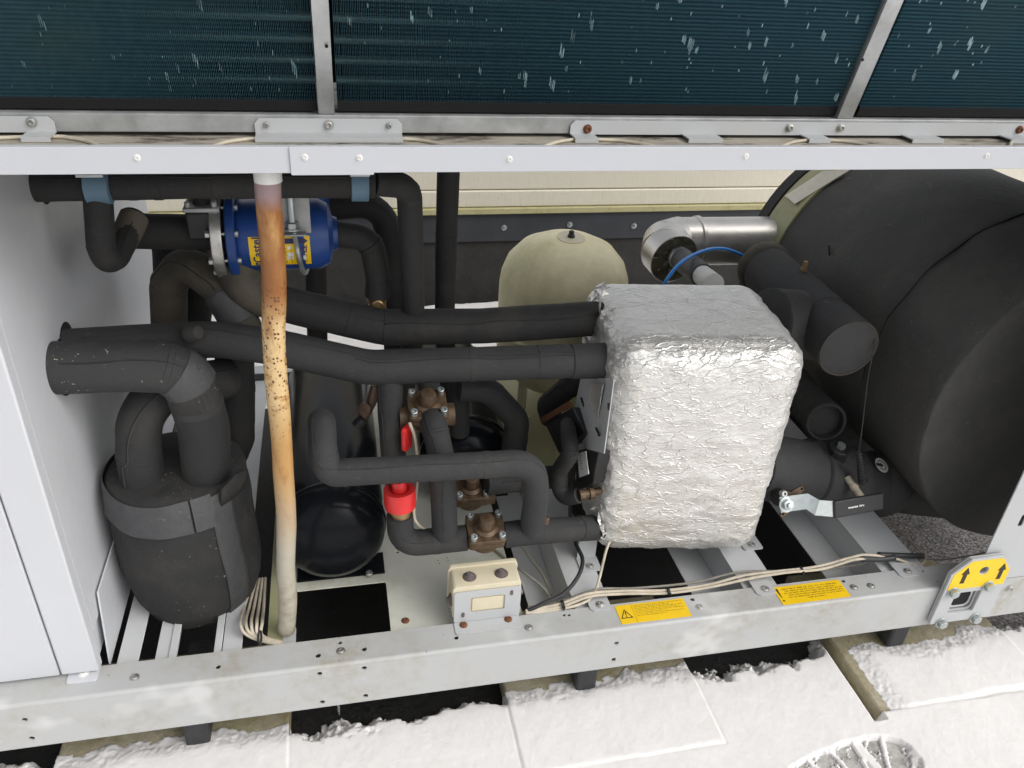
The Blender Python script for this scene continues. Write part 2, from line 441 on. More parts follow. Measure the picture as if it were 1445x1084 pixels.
def pipe(name, label, pts, r, mat='foam', group='foam lagged pipes of the machine', **kw):
    mb = MB(); P = tube(mb, pts, r, **kw); loc = P[len(P)//2]
    o = thing(name, label, 'pipe', loc, group)
    mb.build('insulation', mat, o, 50)
    PN[0] += 1; rr = random.Random(PN[0]); n = len(P)
    if n > 16:          # glued butt joints and the slit along each lagging tube
        for f_ in (.30, .68):
            i = int(n*(f_+rr.uniform(-.08, .08)))
            wrap(o, P, i, i+2, r*1.022, mat, 'joint_band', kw.get('seg', 20), .05, PN[0])
        a = rr.uniform(.5, 1.0)*(1 if (P[-1]-P[0]).x > 0 else -1)
        seam(o, P, r*1.004, a, i0=2, i1=-2, w=.0009, mat='foam_dark')
    return o, P
def wrap(parent, P, i0, i1, r, mat='tape', name='tape_wrap', seg=20, wob=.03, seed=1.):
    mb = MB(); tube(mb, P[i0:i1], r, seg=seg, smooth_path=True, wob=wob, seed=seed)
    return mb.build(name, mat, parent, 45)
# seam lips along the pipes
def seam(parent, P, r, ang, name='seam', i0=2, i1=-2, w=.0016, mat='foam_dark'):
    mb = MB(); pts = []
    for i, p in enumerate(P[i0:i1]):
        j = i+i0; t = (P[min(j+1, len(P)-1)]-P[max(j-1, 0)]).normalized(); up_ = (Vector((0, 0, 1))-t*t.z).normalized(); sd_ = t.cross(up_)
        a = ang+.06*math.sin(j*.37); pts.append(p+(up_*math.cos(a)+sd_*math.sin(a))*r)
    tube(mb, pts, w, seg=6, smooth_path=True); mb.build(name, mat, parent, 60)
def smooth_curve(pts, n=10):
    """catmull-rom through pts"""
    P = [Vector(p) for p in pts]; P = [P[0]*2-P[1]]+P+[P[-1]*2-P[-2]]; out = []
    for i in range(1, len(P)-2):
        for j in range(n):
            t = j/n; a, b, c, d = P[i-1:i+3]
            out.append(.5*((2*b)+(c-a)*t+(2*a-5*b+4*c-d)*t*t+(3*b-a-3*c+d)*t**3))
    out.append(P[-2]); return out
def cable(mb, pts, r, n=9, seg=8): tube(mb, smooth_curve(pts, n), r, seg=seg, smooth_path=True)

def circle2(cx, cy, r, n=14): return [(cx+r*math.cos(2*math.pi*i/n), cy+r*math.sin(2*math.pi*i/n)) for i in range(n)]
def rrect(x0, x1, y0, y1, r=.004, k=4):
    out = []
    for cx, cy, a in ((x1-r, y1-r, 0), (x0+r, y1-r, 90), (x0+r, y0+r, 180), (x1-r, y0+r, 270)):
        for i in range(k+1):
            t = math.radians(a+90*i/k); out.append((cx+r*math.cos(t), cy+r*math.sin(t)))
    return out
def plate_mesh(outline, holes, thick, bevel=0., mtx=None):
    """flat plate with real openings; local xy is the plate, z its thickness"""
    cu = bpy.data.curves.new('plate', 'CURVE'); cu.dimensions = '2D'; cu.fill_mode = 'BOTH'
    cu.extrude = thick/2 - bevel; cu.bevel_depth = bevel; cu.bevel_resolution = 1
    for loop in [outline]+list(holes):
        sp = cu.splines.new('POLY'); sp.points.add(len(loop)-1)
        for p, q in zip(sp.points, loop): p.co = (q[0], q[1], 0, 1)
        sp.use_cyclic_u = True
    ob = bpy.data.objects.new('plate', cu); COL.objects.link(ob)
    dg = bpy.context.evaluated_depsgraph_get(); me = ob.evaluated_get(dg).to_mesh()
    V = [tuple(mtx @ v.co) if mtx is not None else tuple(v.co) for v in me.vertices]
    F = [tuple(p.vertices) for p in me.polygons]
    ob.evaluated_get(dg).to_mesh_clear(); bpy.data.objects.remove(ob); bpy.data.curves.remove(cu)
    return V, F
def text_mesh(txt, size, mtx, extrude=.0002, bold=0.):
    cu = bpy.data.curves.new('lettering', 'FONT'); cu.body = txt; cu.size = size; cu.align_x = 'CENTER'; cu.align_y = 'CENTER'
    cu.extrude = extrude; cu.offset = bold; cu.resolution_u = 3
    ob = bpy.data.objects.new('lettering', cu); COL.objects.link(ob)
    dg = bpy.context.evaluated_depsgraph_get(); me = ob.evaluated_get(dg).to_mesh()
    V = [tuple(mtx @ v.co) for v in me.vertices]; F = [tuple(p.vertices) for p in me.polygons]
    ob.evaluated_get(dg).to_mesh_clear(); bpy.data.objects.remove(ob); bpy.data.curves.remove(cu)
    return V, F
def frame(origin, x, y):
    """matrix with local x,y axes"""
    x = Vector(x).normalized(); y = Vector(y); y = (y-x*y.dot(x)).normalized(); z = x.cross(y)
    m = Matrix((x, y, z)).transposed().to_4x4(); m.translation = Vector(origin); return m
def lump(mb, c, r, seed, n=12):
    pass

# numpy noise -------------------------------------------------------
def hash3(i, j, k, s):
    h = (i*374761393 + j*668265263 + k*2147483647 + s*1274126177) & 0xffffffff
    h = ((h ^ (h >> 13))*1274126177) & 0xffffffff
    return ((h ^ (h >> 16)) & 0xffff)/65535.
def vnoise(p, scale, s=0):
    q = np.asarray(p)*scale; i = np.floor(q).astype(np.int64); f = q-i; f = f*f*(3-2*f); r = 0
    for a in (0, 1):
        for b in (0, 1):
            for c in (0, 1):
                w = (f[:, 0] if a else 1-f[:, 0])*(f[:, 1] if b else 1-f[:, 1])*(f[:, 2] if c else 1-f[:, 2])
                r = r + w*hash3(i[:, 0]+a, i[:, 1]+b, i[:, 2]+c, s)
    return r
def fbm(p, scale, octv=4, s=0):
    r = 0; a = .5; t = 0
    for o in range(octv): r = r + a*vnoise(p, scale*2**o, s+o); t += a; a *= .5
    return r/t
def sst(x, a, b):
    t = np.clip((x-a)/(b-a), 0, 1); return t*t*(3-2*t)

# ------------------------------------------------------------------ setting: roof, pavers, snow, wall behind
mb = MB(); mb.add([(-40, -40, -.045), (40, -40, -.045), (40, 60, -.045), (-40, 60, -.045)], [(0, 1, 2, 3)])
o = mb.build('roof', 'roof', None, 0); o['kind'] = 'structure'; o['label'] = 'dark bitumen roof under the machine'

PAV = [(-.56, -.145, -.52, .16), (.285, .69, -.125, .28), (1.045, 1.46, -.112, .29)]   # x0 x1 y0 y1
PAV[0] = (-.56, -.145, -.14, .27)
plab = ['mossy concrete paver under the left end of the white rail, beneath the first black pad',
        'mossy concrete paver under the middle of the white rail, below the exclamation mark sticker',
        'mossy concrete paver with a bare brown edge, below the bolted lifting plate']
for (x0, x1, y0, y1), lb in zip(PAV, plab):
    mb = MB(); mb.box(x0, x1, y0, y1, -.045, 0)
    o = mb.build('concrete_paver', 'paver', None, 30, .006); tag(o, lb, 'paver', 'concrete pavers carrying the front rail')

def grid_obj(name, X, Y, Z, mat, keep=None, **kw):
    ny, nx = X.shape; v = np.stack([X, Y, Z], -1).reshape(-1, 3)
    idx = np.arange(nx*ny).reshape(ny, nx)
    q = np.stack([idx[:-1, :-1], idx[:-1, 1:], idx[1:, 1:], idx[1:, :-1]], -1).reshape(-1, 4)
    if keep is not None:
        k = keep.reshape(-1); q = q[k[q].any(1)]
        used = np.unique(q); mp = -np.ones(len(v), int); mp[used] = np.arange(len(used)); v = v[used]; q = mp[q]
    me = bpy.data.meshes.new(name); me.from_pydata(v.tolist(), [], q.tolist())
    o = link(name, me, mat, None, 0); me.polygons.foreach_set('use_smooth', [True]*len(me.polygons))
    for a, b in kw.items(): o[a] = b
    return o
def snow_front():
    xs = np.concatenate([np.linspace(-3.5, -.8, 60), np.arange(-.797, 1.9, .0027), np.linspace(1.905, 4.5, 60)])
    ys = np.concatenate([np.linspace(-3.5, -.36, 60), np.arange(-.357, .150, .0027)])
    X, Y = np.meshgrid(xs, ys); p = np.stack([X.ravel(), Y.ravel(), np.zeros(X.size)], -1)
    N = lambda s, o=4, sd=0: fbm(p, s, o, sd).reshape(X.shape)
    n_a, n_b, n_c, n_d = N(9, 5), N(38, 4, 5), N(120, 3, 9), N(330, 2, 12)
    on = np.zeros_like(X); mask = np.full_like(X, 0.); base = np.full_like(X, -.045)
    edge_gap = .072 + .06*(n_a-.5) + .045*(n_b-.5) + .04*np.exp(-((X-1.03)/.03)**2)
    mask = edge_gap - Y                                       # distance in front of the ragged edge, between pavers
    d_in = np.full_like(X, -1.)
    for i, (x0, x1, y0, y1) in enumerate(PAV):
        ins = (X > x0) & (X < x1) & (Y > y0)
        e = (.062 if i == 0 else .064 if i == 1 else .054) + .03*(n_a-.5) + .03*(n_b-.5)
        if i == 2: e = e - .018*np.exp(-((X-1.26)/.08)**2) + .012*np.exp(-((X-1.40)/.05)**2)
        mm = e - Y
        if i == 2: mm = np.minimum(mm, X-x0-.024-.012*(n_a-.5)-.006*(n_b-.5))
        else: mm = np.maximum(mm, -1)
        mask = np.where(ins, mm, mask); base = np.where(ins, 0., base); on = np.where(ins, 1., on)
        if i == 2:   # thawed strip beside this paver
            near = (~ins) & (X > x0-.03) & (X < x0+.002) & (Y > y0-.02)
            mask = np.where(near, np.minimum(mask, x0-.002-X+.004*(n_b-.5)), mask)
    mask = mask + (n_c-.5)*.010 + (n_d-.5)*.006
    top = np.where(on > 0, .0085, .0055)
    full = top - base
    h = full*sst(mask, -.004, .046)**.8
    rough = (n_b-.5)*.0010 + (n_c-.5)*.0006 + (n_d-.5)*.0006 + (n_a-.5)*.004
    rough = rough + (sst(mask, .0, .008)-sst(mask, .015, .05))*((n_c-.5)*.0013+(n_d-.5)*.0016)
    for (gx, gy0, gy1) in ((-.145, -.16, .10), (.285, -.16, .10), (.69, -.13, .10)):
        rough = rough - .0020*np.exp(-((X-gx+.006*(n_a-.5))/.0024)**2)*(Y > gy0)*(.2+1.1*n_a)
    rough = rough - .0075*np.exp(-((Y+.112+.006*(n_a-.5)+.004*(n_b-.5))/(.0025+.0022*sst(X, 1.2, 1.32)))**2)*(X > 1.05)*(X < 1.46)*(.3+.7*sst(X, 1.2, 1.30))
    for (gx0, gx1, gy) in ((.285, .69, -.125), (-.56, -.145, -.14)):
        rough = rough - .0017*np.exp(-((Y-gy+.010*(n_a-.5))/.0035)**2)*(X > gx0)*(X < gx1)*np.clip(n_b*2.2-.5, 0, 1)
    edge = sst(mask, .0, .07)
    h = np.where(mask > -.004, h + rough*sst(mask, -.004, .01), -.012)
    # boot print near the front edge
    cx, cy = .905, -.232
    U, V = X-cx, Y-cy; U2, V2 = U*.985+V*.17, -U*.17+V*.985
    ell = (np.abs(U2)/.155)**2.6 + (np.abs(V2)/.062)**2.6
    ins = sst(1-ell, -.05, .22)
    heel = np.abs(U2-.062) < .010
    r_ = np.hypot(U2+.19, V2+.03)
    ang_ = np.arctan2(V2+.16, U2)
    bars = (np.sin(ang_*24+n_a*3) > .80) | heel | (n_c+.5*n_d > .93)
    on_print = (ins > 0)
    tgt = np.where(bars, -.005+.004*(n_b-.3), -.030)
    z = base + h
    z = np.where(on_print, z*(1-ins) + tgt*ins, z)
    keep = (mask > -.008)
    return grid_obj('snow_cover', X, Y, z, 'snow', keep, kind='stuff', label='thin wet snow lying on the pavers and roof in front of the machine')
snow_front()
mb = MB(); mb.box(.705, 1.125, -.56, -.15, -.045, -.010)
o = mb.build('concrete_paver', 'wet_paver', None, 30, .004); tag(o, 'wet grey concrete paver showing through the boot print in the snow', 'paver')

def snow_back():
    xs = np.arange(-2.5, 5, .012); ys = np.arange(1.22, 2.0, .012)
    X, Y = np.meshgrid(xs, ys); p = np.stack([X.ravel(), Y.ravel(), np.zeros(X.size)], -1)
    a = fbm(p, 7, 5, 3).reshape(X.shape); b = fbm(p, 40, 3, 4).reshape(X.shape)
    m = np.minimum(Y-1.30-.06*(a-.5), 1.965-Y+.05*(a-.5))
    z = -.045 + .050*sst(m, 0, .05) + (b-.5)*.008
    return grid_obj('snow_cover', X, Y, z, 'snow', m > -.01, kind='stuff', label='strip of snow on the roof behind the machine')
snow_back()

# wall behind
wl = thing('cladding_wall', 'cream clad wall with a dark bolted flashing strip, across the gap behind the machine', 'wall', (.9, 2.0, 0))
for i, (z0, z1, y) in enumerate(((.445, .60, 2.0), (.605, .78, 2.0))):
    mb = MB(); mb.box(-4, 8, y, y+.05, z0, z1); mb.build('cladding_panel', 'clad', wl, 30, .004)
mb = MB(); mb.box(-4, 8, 1.992, 2.05, .378, .442); mb.build('cladding_panel', 'clad', wl, 30, .004)
mb = MB(); mb.box(-4, 8, 1.980, 2.05, .352, .376); mb.build('drip_edge', 'algae_clad', wl, 30, .003)
mb = MB(); mb.box(-4, 8, 1.994, 2.05, .236, .350); mb.build('flashing', 'flashing', wl, 30, .002)
mb = MB(); mb.box(-4, 8, 2.006, 2.06, -.045, .234); mb.build('upstand', 'bitumen', wl, 30)
mb = MB(); mb.box(-4, 8, 2.052, 2.3, -.045, .775); mb.build('wall_core', 'bitumen', wl, 30)
bolt_h = None
for px in (-1.3, -.75, -.2, .16, .428, .655, .925, 1.20, 1.5, 1.9, 2.4):
    if bolt_h is None:
        mb = MB(); mb.lathe([(.012, 0), (.012, .002), (.008, .003), (.007, .008), (.003, .009)], (px, 1.994, .295), (0, -1, 0), 12)
        me = None; bolt_h = mb.build('flashing_bolt', 'zinc', wl)
    else:
        c = bolt_h.copy(); COL.objects.link(c); c.location = (px+1.3, 0, .006*math.sin(px*9))

# ------------------------------------------------------------------ base frame
ZT = .22
base = thing('base_frame', 'light grey steel base frame with a long front rail carrying two yellow stickers', 'base frame', (.4, 0, .11))
XL, XR = -1.3, 1.335
top_holes = [(-0.5488, 0.0554, 0.2200), (-0.5281, 0.0564, 0.2200), (-0.2462, 0.0288, 0.2200), (-0.0754, 0.0265, 0.2200), (-0.0362, 0.0496, 0.2200), (0.0062, 0.0280, 0.2200), (0.1749, 0.0278, 0.2200), (0.3887, 0.0506, 0.2200), (0.3982, 0.0491, 0.2200), (0.6551, 0.0506, 0.2200), (0.9933, 0.0508, 0.2200), (1.1833, 0.0515, 0.2200)]
top_r = [.0035, .0035, .0045, .005, .0038, .0048, .0045, .0032, .0032, .0045, .0042, .003]
f_holes = [(-0.5555, 0.0000, 0.1827), (-0.5557, 0.0000, 0.1343), (-0.0742, 0.0000, 0.2025), (-0.0742, 0.0000, 0.1259), (0.0041, 0.0000, 0.2023), (0.0037, 0.0000, 0.1273), (0.4837, 0.0000, 0.1807), (0.4837, 0.0000, 0.1346)]
mb = MB()
V, F = plate_mesh([(XL, .006), (XR, .006), (XR, .0627), (XL, .0627)], [circle2(h[0], h[1], r, 12) for h, r in zip(top_holes, top_r)], .003, 0, Matrix.Translation((0, 0, ZT-.0015)))
mb.add(V, F)
V, F = plate_mesh([(XL, .112), (XR, .112), (XR, .2135), (XL, .2135)], [circle2(h[0], h[2], .0048, 12) for h in f_holes], .003, 0, frame((0, .0015, 0), (1, 0, 0), (0, 0, 1)))
mb.add(V, F)
n = 7; v = []; f = []
for i in range(n):
    t = math.pi/2*i/(n-1)
    for rr in (.0062, .0034):
        for x in (XL, XR): v.append((x, .0062-rr*math.cos(t), ZT-.0062+rr*math.sin(t)))
for i in range(n-1):
    a = i*4; f += [(a, a+1, a+5, a+4), (a+2, a+6, a+7, a+3)]
mb.add(v, f)
mb.box(XL, XR, .0600, .0628, .196, .2165); mb.box(XL, XR, .003, .05, .1085, .1115)
front_rail = mb.build('front_rail', 'paint_dirty', base, 40)
mb = MB(); mb.box(XL, 2.3, 1.10, 1.103, .11, .22); mb.box(XL, 2.3, 1.06, 1.10, .217, .22)
mb.build('rear_rail', 'paint', base, 30, .001)
# inner dark face closing the hollow rail
mb = MB(); mb.box(XL, XR, .056, .0595, .112, .195); mb.build('rail_liner', 'paint_pan', base, 30)

def z_member(xa, xb, xc, xd, ztop, zlow, y0=.064, y1=1.055):
    """cross member: upper flange xb..xa, web, lower flange"""
    mb = MB(); t = .003
    mb.box(min(xa, xb), max(xa, xb), y0, y1, ztop-t, ztop)
    wx = xb; mb.add([(wx, y0, ztop-t), (wx, y1, ztop-t), (xc, y1, zlow), (xc, y0, zlow), (wx+t, y0, ztop-t), (wx+t, y1, ztop-t), (xc+t, y1, zlow), (xc+t, y0, zlow)],
                    [(0, 1, 2, 3), (7, 6, 5, 4), (0, 3, 7, 4), (1, 5, 6, 2)])
    mb.box(min(xc, xd), max(xc, xd), y0, y1, zlow-t, zlow)
    return mb.build('cross_member', 'paint_member', base, 30, .001)
z_member(.490, .418, .408, .345, .212, .150)
z_member(.853, .778, .768, .700, .212, .150)
z_member(1.203, 1.100, 1.088, 1.020, .212, .150)
z_member(-.388, -.424, -.428, -.432, .205, .15)
z_member(-.339, -.362, -.3612, -.352, .200, .160); z_member(-.325, -.3385, -.338, -.336, .204, .16)
z_member(-.248, -.261, -.260, -.262, .204, .16); z_member(-.213, -.2475, -.246, -.25, .199, .16)
# base pan with openings
pan_holes = [rrect(-.124, .058, .072, .213, .006)]
for px, py in ((618, 791), (620, 795), (631, 787), (632, 791)): q = {(618, 791): (0.1701, 0.2575, 0.2000), (620, 795): (0.1719, 0.2486, 0.2000), (631, 787): (0.1904, 0.2631, 0.2000), (632, 791): (0.1907, 0.2544, 0.2000)}[(px, py)]; pan_holes.append(circle2(q[0], q[1], .0018, 8))
for q in ((0.1737, 0.1314, 0.2000), (0.1735, 0.1201, 0.2000), (0.1738, 0.1126, 0.2000), (0.1737, 0.1015, 0.2000), (0.0887, 0.2958, 0.2000)): pan_holes.append(circle2(q[0], q[1], .0018 if q[0] > .1 else .004, 8))
V, F = plate_mesh([(-.165, .066), (.315, .066), (.315, 1.055), (-.165, 1.055)], pan_holes, .003, 0, Matrix.Translation((0, 0, .1985)))
mb = MB(); mb.add(V, F); mb.box(-.165, -.162, .066, 1.055, .12, .197); mb.box(.312, .315, .066, 1.055, .15, .197)
mb.build('base_pan', 'paint_pan', base, 30)
V, F = plate_mesh([(.43, .52), (1.05, .52), (1.05, 1.055), (.43, 1.055)], [], .003, 0, Matrix.Translation((0, 0, .2155)))
mb = MB(); mb.add(V, F); mb.build('rear_pan', 'paint_algae', base, 30)
mb = MB(); mb.box(-.168, -.14, .064, .9, .2005, .2035); mb.build('edge_strip', 'paint_algae', base, 30)
# mounting tabs with rivets
def rivet_mb(c, axis=(0, 0, 1), r=.0065):
    mb = MB(); mb.lathe([(r*1.35, 0), (r*1.35, .0008), (r, .0012), (r*.9, .0030), (r*.55, .0038), (r*.5, .0024), (r*.2, .0022)], c, axis, 14); return mb
tabs = [((0.4632, 0.0654, 0.2235), .040), ((0.8130, 0.0544, 0.2235), .042), ((1.1454, 0.0557, 0.2235), .044), ((-0.4674, 0.0481, 0.2235), .034)]
rivet0 = rivet_mb((0, 0, 0)).build('rivet', 'steel')
rivet_me = rivet0.data
bpy.data.objects.remove(rivet0)
def rivet(c, parent, mat=None, rot=None, name='rivet', scale=1.):
    me = rivet_me if mat is None else rivet_mats.setdefault(mat, rivet_me.copy())
    if mat is not None: me.materials[0] = M[mat]
    o = bpy.data.objects.new(name, me); COL.objects.link(o); o.parent = parent
    o.location = Vector(c)-world_loc(parent); o.scale = (scale,)*3
    if rot: o.rotation_euler = rot
    return o
rivet_mats = {}
for (c, w) in tabs[:3]:
    mb = MB(); V, F = plate_mesh([(c[0]-w/2+.006, c[1]-.016), (c[0]+w/2-.004, c[1]-.016), (c[0]+w/2, c[1]-.012), (c[0]+w/2, c[1]+.03), (c[0]-w/2, c[1]+.03), (c[0]-w/2, c[1]-.010)], [], .0026, .0004, Matrix.Translation((0, 0, ZT+.0014)))
    mb.add(V, F); mb.build('mounting_tab', 'paint', base, 30)
    rivet((c[0]+.002, c[1]-.002, ZT+.0027), base)
for q in ((-0.3829, 0.0282, 0.2200), (-0.0354, 0.0298, 0.2200), (0.3135, 0.0301, 0.2200), (0.6609, 0.0286, 0.2200), (1.0054, 0.0304, 0.2200), (1.0439, 0.0286, 0.2200)): rivet((q[0], q[1], ZT), base, scale=.92)
q = (0.0872, 0.1023, 0.2000); rivet((q[0], q[1], .2), base, 'rust', scale=.9)
# stickers
def sticker(corners, z):
    a, b, c, d = [Vector((p[0], p[1], z)) for p in corners]   # tl tr br bl
    o_ = (a+b+c+d)/4; m = frame(o_, (b-a)+(c-d), (a-d)+(b-c))
    w = ((b-a).length+(c-d).length)/2; h = ((a-d).length+(b-c).length)/2
    return m, w, h
def text_lines(mb, m, x0, y0, wid, lines, lh, rs, xh=.5, dense=1.):
    for i, (ind, L) in enumerate(lines):
        x = x0+ind*wid; end = x0+(ind+L)*wid; y = y0-i*lh
        while x < end:
            wl_ = rs.randint(2, 8)
            for k in range(wl_):
                if x > end: break
                cw = lh*.34*rs.uniform(.7, 1.1); hh = lh*xh*rs.choice((1, 1, .8, 1, .9)); st = lh*.13
                kind = rs.random()
                def stroke(ax, ay, bw, bh):
                    V = [m @ Vector(p) for p in ((ax, ay, .0005), (ax+bw, ay, .0005), (ax+bw, ay+bh, .0005), (ax, ay+bh, .0005))]
                    mb.add(V, [(0, 1, 2, 3)])
                stroke(x, y, st, hh)
                if kind < .7: stroke(x+st, y+(hh-st if kind < .35 else 0), cw*.5, st)
                if kind > .4: stroke(x+cw*.62, y, st, hh*.9)
                if kind > .6: stroke(x+st, y+hh*.45, cw*.45, st)
                x += cw*1.12
            x += lh*.38
rs = random.Random(3)
m, w, h = sticker(((0.4944, 0.0571, 0.2212), (0.6387, 0.0558, 0.2212), (0.6345, 0.0091, 0.2212), (0.4918, 0.0097, 0.2212)), ZT+.0006)
V, F = plate_mesh(rrect(-w/2, w/2, -h/2, h/2, .0015, 2), [], .0008, 0, m)
st1 = MB().add(V, F).build('warning_sticker', 'sticker', base, 0, label='yellow sticker with a black warning triangle')
tri = MB(); cx = -w/2+.0155; R_ = .0125
def triangle(mb, R1, R2, cx, cy, m):
    P = [(math.cos(a)*R1, math.sin(a)*R1) for a in (math.pi/2, math.pi*7/6, math.pi*11/6)]; Q = [(math.cos(a)*R2, math.sin(a)*R2) for a in (math.pi/2, math.pi*7/6, math.pi*11/6)]
    V, F = plate_mesh([(cx+p[0]*.93, cy+p[1]) for p in P], [[(cx+p[0]*.93, cy+p[1]) for p in Q]], .0006, 0, m @ Matrix.Translation((0, 0, .0006))); mb.add(V, F)
triangle(tri, .0150, .0118, cx, -.003, m)
V, F = plate_mesh([(cx-.0011, .005), (cx+.0011, .005), (cx+.0006, -.003), (cx-.0006, -.003)], [], .0006, 0, m @ Matrix.Translation((0, 0, .0006))); tri.add(V, F)
V, F = plate_mesh(circle2(cx, -.0058, .0012, 10), [], .0006, 0, m @ Matrix.Translation((0, 0, .0006))); tri.add(V, F)
tri.build('warning_triangle', 'ink', st1, 0)
tx = MB(); text_lines(tx, m, -w/2+.036, h/2-.0055, w-.040, [(0, .98), (0, .72), (0, .97), (0, .9), (0, .99), (0, .62), (0, .97), (0, .58)], .0038, rs, .42)
V, F = plate_mesh([(-w/2+.0325, -h/2+.001), (-w/2+.0330, -h/2+.001), (-w/2+.0330, h/2-.001), (-w/2+.0325, h/2-.001)], [], .0005, 0, m @ Matrix.Translation((0, 0, .0005))); tx.add(V, F)
tx.build('lettering', 'ink_soft', st1, 0)
m, w, h = sticker(((0.8332, 0.0556, 0.2212), (0.9855, 0.0549, 0.2212), (0.9832, 0.0085, 0.2212), (0.8311, 0.0067, 0.2212)), ZT+.0006)
V, F = plate_mesh(rrect(-w/2, w/2, -h/2, h/2, .0015, 2), [], .0008, 0, m)
st2 = MB().add(V, F).build('warning_sticker', 'sticker', base, 0, label='yellow sticker with six lines of text and a black exclamation mark')
ex = MB()
V, F = plate_mesh([(-w/2+.004, h/2-.006), (-w/2+.0085, h/2-.005), (-w/2+.0072, -h/2+.017), (-w/2+.0064, -h/2+.017)], [], .0006, 0, m @ Matrix.Translation((0, 0, .0006))); ex.add(V, F)
V, F = plate_mesh(circle2(-w/2+.0068, -h/2+.010, .0021, 10), [], .0006, 0, m @ Matrix.Translation((0, 0, .0006))); ex.add(V, F)
ex.build('exclamation_mark', 'ink', st2, 0)
tx = MB(); text_lines(tx, m, -w/2+.017, h/2-.0095, w-.020, [(.0, .93), (.03, .85), (0, .98), (.05, .93), (.03, .93), (.33, .3)], .0057, rs, .52)
tx.build('lettering', 'ink_soft', st2, 0)

# rubber pads
for (q, lb) in (((-0.3098, -0.0120, 0.1170), 'black rubber pad under the rail, left of the black gap beneath the drain hose'), ((0.4515, -0.0120, 0.1162), 'black rubber pad under the rail, on the middle paver'), ((1.1806, -0.0120, 0.1194), 'black rubber pad under the rail, just below the lifting plate')):
    mb = MB(); w_ = .022
    mb.box(q[0]-w_, q[0]+w_, .038, .20, .001, .1095)
    o = mb.build('rubber_pad', 'rubber', None, 30, .006); tag(o, lb, 'pad', 'rubber pads between rail and pavers')
q = (1.3776, -0.0120, 0.0968)
# icicle under rail
mb = MB(); q = (-0.0465, 0.0040, 0.0969); mb.lathe([(.0025, 0), (.002, .012), (.0022, .02), (.0006, .034)], (q[0], q[1], .112), (0, 0, -1), 8)
o = mb.build('icicle', 'zinc'); 
k = NT('ice'); k.done((.9, .93, .95), .08, 0., None, Transmission_Weight=.9, IOR=1.31); o.data.materials[0] = k.m
tag(o, 'small clear icicle hanging under the white rail beside the black gap', 'icicle')

# ------------------------------------------------------------------ upper rail and deck
ZU0, ZU1 = 1.100, 1.1317
up = thing('upper_rail', 'long white painted upper rail with small rivets, above the machinery bay', 'rail', (.3, 0, 1.1))
mb = MB(); mb.box(-1.6, 2.6, 0, .002, ZU0, ZU1); mb.box(-1.6, 2.6, .002, .012, ZU1-.0022, ZU1-.0002); mb.box(-1.6, 2.6, .002, .03, ZU0+.0002, ZU0+.002)
mb.build('rail', 'paint_white', up, 30, .0008)
V, F = plate_mesh(rrect((-0.0480, -0.0020, 1.1150)[0], (0.0508, -0.0020, 1.1147)[0], 1.0985, ZU1+.0010, .001, 2), [], .002, .0003, frame((0, -.0014, 0), (1, 0, 0), (0, 0, 1)))
MB().add(V, F).build('joint_cover', 'paint_white', up, 30)
for q in ((-0.2205, -0.0010, 1.1194), (-0.0309, -0.0030, 1.1203), (0.0338, -0.0030, 1.1193), (0.2222, -0.0010, 1.1165), (0.5498, -0.0010, 1.1194), (0.9301, -0.0010, 1.1197)):
    rivet((q[0], -.0026 if 430 < 0 else (-.0025 if -.06 < q[0] < .06 else 0), q[2]), up, 'white_label', (math.pi/2, 0, 0), scale=.52)
mb = MB(); mb.box(-1.6, 2.6, .0125, .66, 1.1190, 1.1205); mb.build('deck_tray', 'tray', up, 30)
mb = MB(); mb.box(-1.6, 2.6, .0125, .66, 1.1165, 1.1188); mb.build('added_dark_sheet', 'dark_sheet', up, 30)  # unseen sheet added so the receivers mirror something dark
mb = MB(); mb.box(-1.6, 2.6, .64, .66, 1.09, 1.116); mb.build('rear_edge', 'paint', up, 30)

# ------------------------------------------------------------------ coils above
coil_o = Vector((0, .106, 1.153)); cup = Vector((0, -.264, .965)).normalized(); cin = Vector((0, .965, .264)).normalized()
cf = thing('coil_frame', 'grey sheet metal frame with two divider bars, holding the dark green coils', 'coil frame', (.3, .07, 1.12))
mb = MB(); mb.box(-1.6, 2.6, .094, .097, 1.1255, 1.1480); mb.box(-1.6, 2.6, .097, .130, 1.1450, 1.1480); mb.build('bottom_channel', 'galv_dull', cf, 30, .0012)
def bar(xc, w, name, depth=.02, side=0):
    mb = MB(); m = frame(Vector((xc, 0, 0))+Vector((0, coil_o.y, coil_o.z))-cin*.008-cup*.010, (1, 0, 0), cup)
    mb.box(-w/2, w/2, 0, .62, -.0015, .0015, m)
    mb.box(-w/2, -w/2+.002, 0, .62, -depth, -.0016, m)
    return mb.build(name, 'galv', cf, 30, .0005)
bar((-0.0021, 0.1000, 1.1491)[0], .0205, 'divider_bar', .004)
bar((0.7449, 0.1000, 1.1504)[0]+.006, .0250, 'divider_bar', .022)
for q in ((0.0027, 0.0500, 1.2353), (0.7368, 0.0500, 1.2350)):
    mb = MB(); P0 = coil_o+cup*((q[2]-coil_o.z)/cup.z); mb.lathe([(.0022, 0), (.0022, .0012)], (q[0], P0.y-.0125, P0.z), -cin, 10); mb.build('screw_hole', 'hole', cf)
